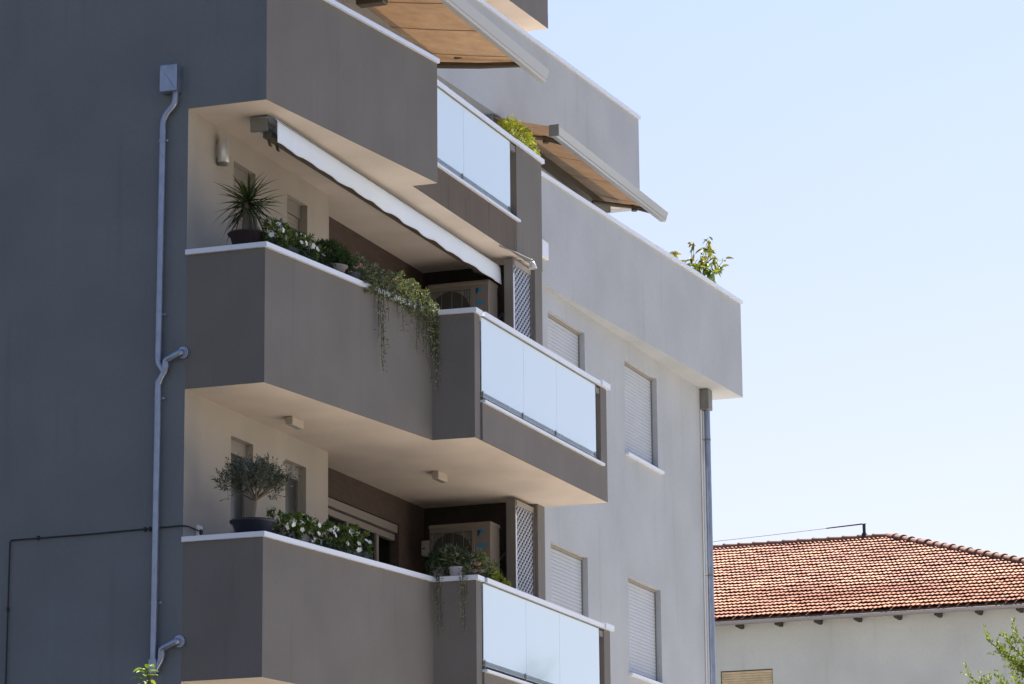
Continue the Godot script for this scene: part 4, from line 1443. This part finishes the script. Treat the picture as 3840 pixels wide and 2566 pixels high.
	for k in 2:
		var xa: float = [0.46, 1.32][k]; var xb: float = [1.24, 2.28][k]
		var xm := (xa + xb) / 2
		var qm := along(xm, 0.13)
		f = thing("flower_box", ["box of white flowers next to the black olive pot", "box of white flowers in front of the sliding door"][k], "flower box", v3(qm.x, yc, qm.y), "white flower boxes on the copings")
		st = sb()
		trough(st, along(xa, 0.13) - qm, along(xb, 0.13) - qm, 0.075, 0.0, 0.10)
		obj("box", st, mat.pot_grey if k == 0 else mat.pot_green, f)
		st = sb()
		var x := xa + 0.06
		while x < xb:
			var q := along(x, 0.12) - qm
			var hgt := 0.15 + rng.randf_range(-0.02, 0.03)
			mound(st, v3(q.x, hgt + 0.02, q.y), v3(0.15, 0.155, 0.14), 700, 0.046, 0.016, GREEN)
			mound(st, v3(q.x, 0.05, q.y + 0.06), v3(0.12, 0.08, 0.07), 200, 0.040, 0.016, DEEP)
			x += 0.19
		tag(obj("foliage", st, mat.leaf, f), "", "", "", "stuff")
		x = xa + 0.1
		while x < xb:
			var q := along(x, 0.12) - qm
			flowers(f, white, mat.petal, v3(q.x, 0.15, q.y), v3(0.16, 0.165, 0.15), 9 if k == 0 else 8, -0.4)
			x += 0.24
	# planting on the inner corner, in front of the air conditioner
	t = thing("corner_planting", "trailing plants, rosettes and white pot before the lower air conditioner", "potted plants", v3(3.62, yc, 1.6))
	st = sb()
	lathe(st, v3(0.02, 0, -0.04), [V(0, 0), V(0.062, 0), V(0.083, 0.11), V(0.086, 0.118), V(0.076, 0.12), V(0.07, 0.10), V(0, 0.10)], 20)
	obj("pot", st, mat.pot_white, t)
	st = sb()
	lathe(st, v3(0.02, 0, -0.25), [V(0, 0), V(0.05, 0), V(0.065, 0.08), V(0.06, 0.085), V(0, 0.075)], 16)
	obj("pot", st, mat.pot_grey, t)
	st = sb()
	mound(st, v3(0.05, 0.22, -0.08), v3(0.15, 0.13, 0.20), 1500, 0.060, 0.012, DEEP + STONECROP)
	mound(st, v3(0.02, 0.17, -0.28), v3(0.11, 0.14, 0.11), 800, 0.04, 0.014, DEEP)
	mound(st, v3(0.0, 0.09, -0.17), v3(0.05, 0.07, 0.05), 200, 0.03, 0.010, STONECROP)
	mound(st, v3(0.0, 0.10, 0.08), v3(0.06, 0.07, 0.05), 240, 0.03, 0.010, STONECROP)
	mound(st, v3(0.24, 0.17, 0.10), v3(0.20, 0.17, 0.13), 1100, 0.042, 0.014, STONECROP + GREEN)
	tag(obj("foliage", st, mat.olive, t), "", "", "", "stuff")
	st = sb()
	mound(st, v3(0.52, 0.13, 0.13), v3(0.22, 0.14, 0.11), 900, 0.042, 0.014, YELLOW + GREEN)
	mound(st, v3(0.84, 0.07, 0.14), v3(0.24, 0.09, 0.09), 600, 0.042, 0.014, YELLOW)
	tag(obj("yellow_foliage", st, mat.leaf, t), "yellow-green foliage along the handrail", "", "", "stuff")
	flowers(t, bloom, mat.rose, v3(0.10, 0.22, -0.05), v3(0.14, 0.07, 0.15), 9, 0.2)
	for q in [[0.10, 0.06, 0.14], [0.19, 0.07, 0.18], [0.12, 0.14, 0.17]]:   # rosettes of thick pink leaves
		st = sb()
		for k in 26:
			var az := k * 2.4
			var el := 0.15 + 1.2 * k / 26.0
			var d := v3(cos(az) * cos(el), sin(el), sin(az) * cos(el))
			leaf(st, v3(q[0], q[1], q[2]), d, d.cross(Vector3.UP).normalized(), 0.075 - 0.0016 * k, 0.03, vary(Color(0.42, 0.27, 0.22), 0.2), 0.1, 0.1)
		obj("rosette", st, mat.olive, t)
	for d in [[-0.185, 0.70, 90], [-0.165, 0.55, 90], [-0.20, 0.35, 80], [0.125, 0.62, 90], [0.10, 0.50, 90], [0.14, 0.30, 80]]:
		tag(obj("trailing_stem", trail(v3(-0.09, 0.06, d[0]), v3(-0.075, 0.0, 0.0), d[1], 0.026, STONECROP, d[2] * 1.7), mat.olive, t), "", "", "", "stuff")
	# ---- top balcony and terrace
	g = thing("yellow_shrub", "yellow-green shrub behind the white coping of the top balcony", "shrub", v3(7.72, 12.06, 0.78))
	obj("pot", pot_shape(0.16, 0.22, 0.40, 0.04), mat.pot_grey, g)
	st = sb()
	for i in 9:
		tube(st, [v3(0, 0.36, 0), v3(rng.randf_range(-0.3, 0.3), 0.85, rng.randf_range(-0.1, 0.1)), v3(rng.randf_range(-0.5, 0.5), 1.25, rng.randf_range(-0.12, 0.12))], 0.014, 0.006, 6)
	obj("stems", st, mat.bark, g)
	st = sb()
	mound(st, v3(0.05, 1.31, 0.02), v3(0.40, 0.25, 0.20), 2800, 0.05, 0.013, YELLOW)
	mound(st, v3(-0.42, 1.26, 0.02), v3(0.32, 0.15, 0.16), 1100, 0.045, 0.011, YELLOW)
	mound(st, v3(0.45, 1.22, 0.02), v3(0.24, 0.22, 0.17), 1100, 0.045, 0.011, YELLOW)
	tag(obj("foliage", st, mat.leaf, g), "", "", "", "stuff")
	terrace_plant(v3(14.22, 11.96, 0.66), 1.44, 24, 0.13, 0.15, [Color(0.42, 0.30, 0.04), Color(0.36, 0.26, 0.05), Color(0.24, 0.22, 0.05)], "small yellow-leaved plant, leftmost above the pale terrace coping")
	terrace_plant(v3(14.85, 11.96, 0.70), 1.40, 18, 0.11, 0.13, [Color(0.30, 0.28, 0.06), Color(0.20, 0.22, 0.05)], "low pale green plant between the yellow plant and the tall one")
	tall_terrace_plant()

func terrace_plant(at: Vector3, h: float, n: int, l: float, spread: float, cols: Array, label: String) -> void:
	var p := thing("terrace_plant", label, "plant", at, "plants above the pale terrace coping")
	obj("pot", pot_shape(0.10, 0.14, 0.30, 0.03), mat.pot_brown, p)
	var lean := v3(0, 0, 0.14)
	var st := sb()
	tube(st, [v3(0, 0.26, 0), v3(0.01, 0.8, 0.05), v3(0, h, 0) + lean], 0.014, 0.006, 6)
	for k in 3:
		var a := TAU * k / 3
		tube(st, [v3(0, h - 0.25, 0.1), v3(cos(a) * spread * 0.6, h - 0.08, sin(a) * spread * 0.6) + lean], 0.007, 0.004, 5)
	obj("stem", st, mat.bark, p)
	for v in n * 2:
		st = sb()
		var d := (rand_dir() + v3(0, 0.5, 0)).normalized()
		var base := v3(rng.randf_range(-spread, spread) * 0.8, h - rng.randf_range(-0.02, 0.22), rng.randf_range(-spread, spread) * 0.7) + lean
		big_leaf(st, base, d, d.cross(rand_dir()).normalized(), l * rng.randf_range(0.7, 1.3), l * 0.36, vary(cols[rng.randi() % cols.size()], 0.2), 0.3)
		obj("leaf", st, mat.leaf, p)

func tall_terrace_plant() -> void:
	var p := thing("terrace_plant", "tall airy leafy plant standing rightmost above the pale terrace coping", "plant", v3(15.35, 11.96, 0.72), "plants above the pale terrace coping")
	obj("pot", pot_shape(0.13, 0.18, 0.40, 0.04), mat.pot_brown, p)
	var st := sb()
	var twigs := []
	for k in 11:
		var a := rng.randf() * TAU
		var r := rng.randf_range(0.10, 0.36)
		var htop := rng.randf_range(1.40, 1.98)
		var top_ := v3(cos(a) * r * 1.7, htop, sin(a) * r + 0.22)
		var pts := [v3(0, 0.36, 0), v3(cos(a) * r * 0.3, 0.95, sin(a) * r * 0.3), v3(cos(a) * r * 0.9, htop - 0.25, sin(a) * r * 0.8 + 0.14), top_]
		if k < 3:
			pts.append(top_ + v3(rng.randf_range(0.1, 0.25), -0.25, rng.randf_range(0.0, 0.15)))
		pts = rounded(pts, 0.2, 3)
		tube(st, pts, 0.010, 0.003, 5)
		twigs.append(pts)
	obj("stems", st, mat.bark, p)
	for i in 430:
		var tw: Array = twigs[rng.randi() % twigs.size()]
		var k := rng.randi_range(tw.size() / 2, tw.size() - 1)
		var at: Vector3 = tw[k] + rand_dir() * 0.05
		var d := (rand_dir() + v3(0, -0.35, 0)).normalized()
		var cols := [Color(0.17, 0.23, 0.04), Color(0.09, 0.14, 0.035), Color(0.27, 0.29, 0.06)]
		if at.y > 1.55: cols = [Color(0.44, 0.36, 0.05), Color(0.24, 0.26, 0.06), Color(0.34, 0.31, 0.06), Color(0.15, 0.19, 0.05)]  # sun shining through the upper leaves, put into their colour as gold
		st = sb()
		big_leaf(st, at, d, d.cross(rand_dir()).normalized(), rng.randf_range(0.09, 0.16), rng.randf_range(0.028, 0.045), vary(cols[rng.randi() % cols.size()], 0.25), 0.3)
		obj("leaf", st, mat.leaf, p)

func build_trees() -> void:
	# young shoot in front of the slate wall
	var s := thing("young_tree", "bright green leafy shoot tip in front of the slate wall", "tree", v3(-12.02, 0, 5.62))
	var st := sb()
	var stem := [v3(0, 0, 0), v3(0.05, 1.4, 0.03), v3(0.0, 2.8, -0.02), v3(0.02, 3.9, 0.02), v3(0.0, 4.08, 0.0), v3(0.0, 4.17, -0.02)]
	tube(st, stem, 0.035, 0.0045, 8)
	obj("trunk", st, mat.bark, s)
	st = sb()
	for k in 7:
		var a := k * 2.4
		var yb := 1.6 + 0.3 * k
		tube(st, [v3(0.02, yb, 0.0), v3(cos(a) * 0.3, yb + 0.16, sin(a) * 0.3), v3(cos(a) * 0.5, yb + 0.36 if k < 5 else yb + 0.1, sin(a) * 0.5)], 0.012, 0.004, 6)
	obj("limbs", st, mat.bark, s)
	var shades := [Color(0.26, 0.34, 0.05), Color(0.19, 0.27, 0.04), Color(0.32, 0.38, 0.08)]
	for i in 26:
		st = sb()
		var h := 4.17 - 0.011 * i
		var a := i * 2.4
		var d := v3(cos(a) * 0.9, 0.55 - 0.03 * i, sin(a) * 0.9).normalized()
		big_leaf(st, v3(cos(a) * 0.006, h, -0.02 + sin(a) * 0.006), d, d.cross(Vector3.UP).normalized(), rng.randf_range(0.075, 0.11), 0.046, vary(shades[i % 3], 0.15), rng.randf_range(0.2, 0.6))
		obj("leaf", st, mat.leaf, s)
	st = sb()
	for i in 420:
		var k := rng.randi() % 7
		var a := k * 2.4
		var yb := 1.6 + 0.3 * k
		var u := rng.randf_range(0.4, 1.1)
		var at := v3(cos(a) * 0.5 * u, yb + (0.36 if k < 5 else 0.1) * u, sin(a) * 0.5 * u) + rand_dir() * 0.10
		if at.y > 3.86: continue
		var d := (rand_dir() + v3(0, 0.2, 0)).normalized()
		leaf(st, at, d, d.cross(rand_dir()).normalized(), 0.07, 0.03, vary(shades[i % 3], 0.2), 0.2, 0.2)
	tag(obj("crown", st, mat.leaf, s), "", "", "", "stuff")
	# street tree whose branch tips reach into the lower right
	var tr := thing("street_tree", "small-leaved street tree reaching in front of the tiled house", "tree", v3(15.3, 0, 7.6))
	st = sb()
	tube(st, [v3(0, 0, 0), v3(0.08, 1.5, -0.05), v3(-0.05, 3.2, 0.08), v3(0.0, 4.6, 0.0)], 0.17, 0.10, 12)
	obj("trunk", st, mat.bark, tr)
	var ends := []
	# the tips seen in the picture first, then the rest of the crown
	for e in [v3(-0.3, 7.70, -2.58), v3(-0.25, 7.80, -2.22), v3(-0.3, 7.44, -2.30), v3(-0.3, 7.20, -2.84), v3(-0.1, 7.16, -2.48), v3(-0.2, 7.26, -2.12), v3(0.2, 7.62, -2.12), v3(-0.2, 7.50, -2.08), v3(-0.28, 7.58, -2.42), v3(-0.2, 7.36, -2.2), v3(0.1, 7.42, -2.12), v3(-0.3, 7.66, -2.3), v3(0.0, 7.14, -2.25), v3(-0.15, 7.12, -2.66)]:
		ends.append(e)
	for i in 90:
		var d := rand_dir()
		var e := v3(0, 6.35, 0.4) + d * v3(2.5, 1.75, 2.4) * rng.randf_range(0.65, 1.0)
		if e.z < -1.75 and e.y > 7.0: continue
		ends.append(e)
	var limb := sb()
	st = sb()
	var cols := [Color(0.20, 0.27, 0.035), Color(0.26, 0.34, 0.045), Color(0.12, 0.18, 0.03), Color(0.34, 0.40, 0.07)]
	for i in ends.size():
		var e: Vector3 = ends[i]
		var root := v3(0, rng.randf_range(3.6, 4.6), 0)
		var mid := root.lerp(e, 0.55) + v3(0, 0.35, 0) + rand_dir() * 0.12
		var pts := rounded([root, mid, e], 0.6, 4)
		tube(limb, pts, 0.035, 0.006, 6)
		var ax := (e - mid).normalized()
		var reach := (e - mid).length()
		for t in (26 if i < 14 else 13):
			var b := e - ax * reach * (0.030 if i < 14 else 0.075) * t
			var dir := (ax * (1.2 if t == 0 else 0.5) + rand_dir() * 0.75 + v3(0, 0.25, 0)).normalized()
			var tl := rng.randf_range(0.10, 0.24) + 0.006 * t
			for k in 9:
				var at := b + dir * tl * (k / 9.0)
				for sd: float in [-1.0, 1.0]:
					var ld := (dir * 0.6 + dir.cross(rand_dir()).normalized() * sd + v3(0, 0.15, 0)).normalized()
					leaf(st, at, ld, ld.cross(rand_dir()).normalized(), rng.randf_range(0.032, 0.052), rng.randf_range(0.022, 0.032), vary(cols[rng.randi() % 4], 0.25), 0.2, 0.1)
	obj("limbs", limb, mat.bark, tr)
	tag(obj("crown", st, mat.leaf, tr), "", "", "", "stuff")
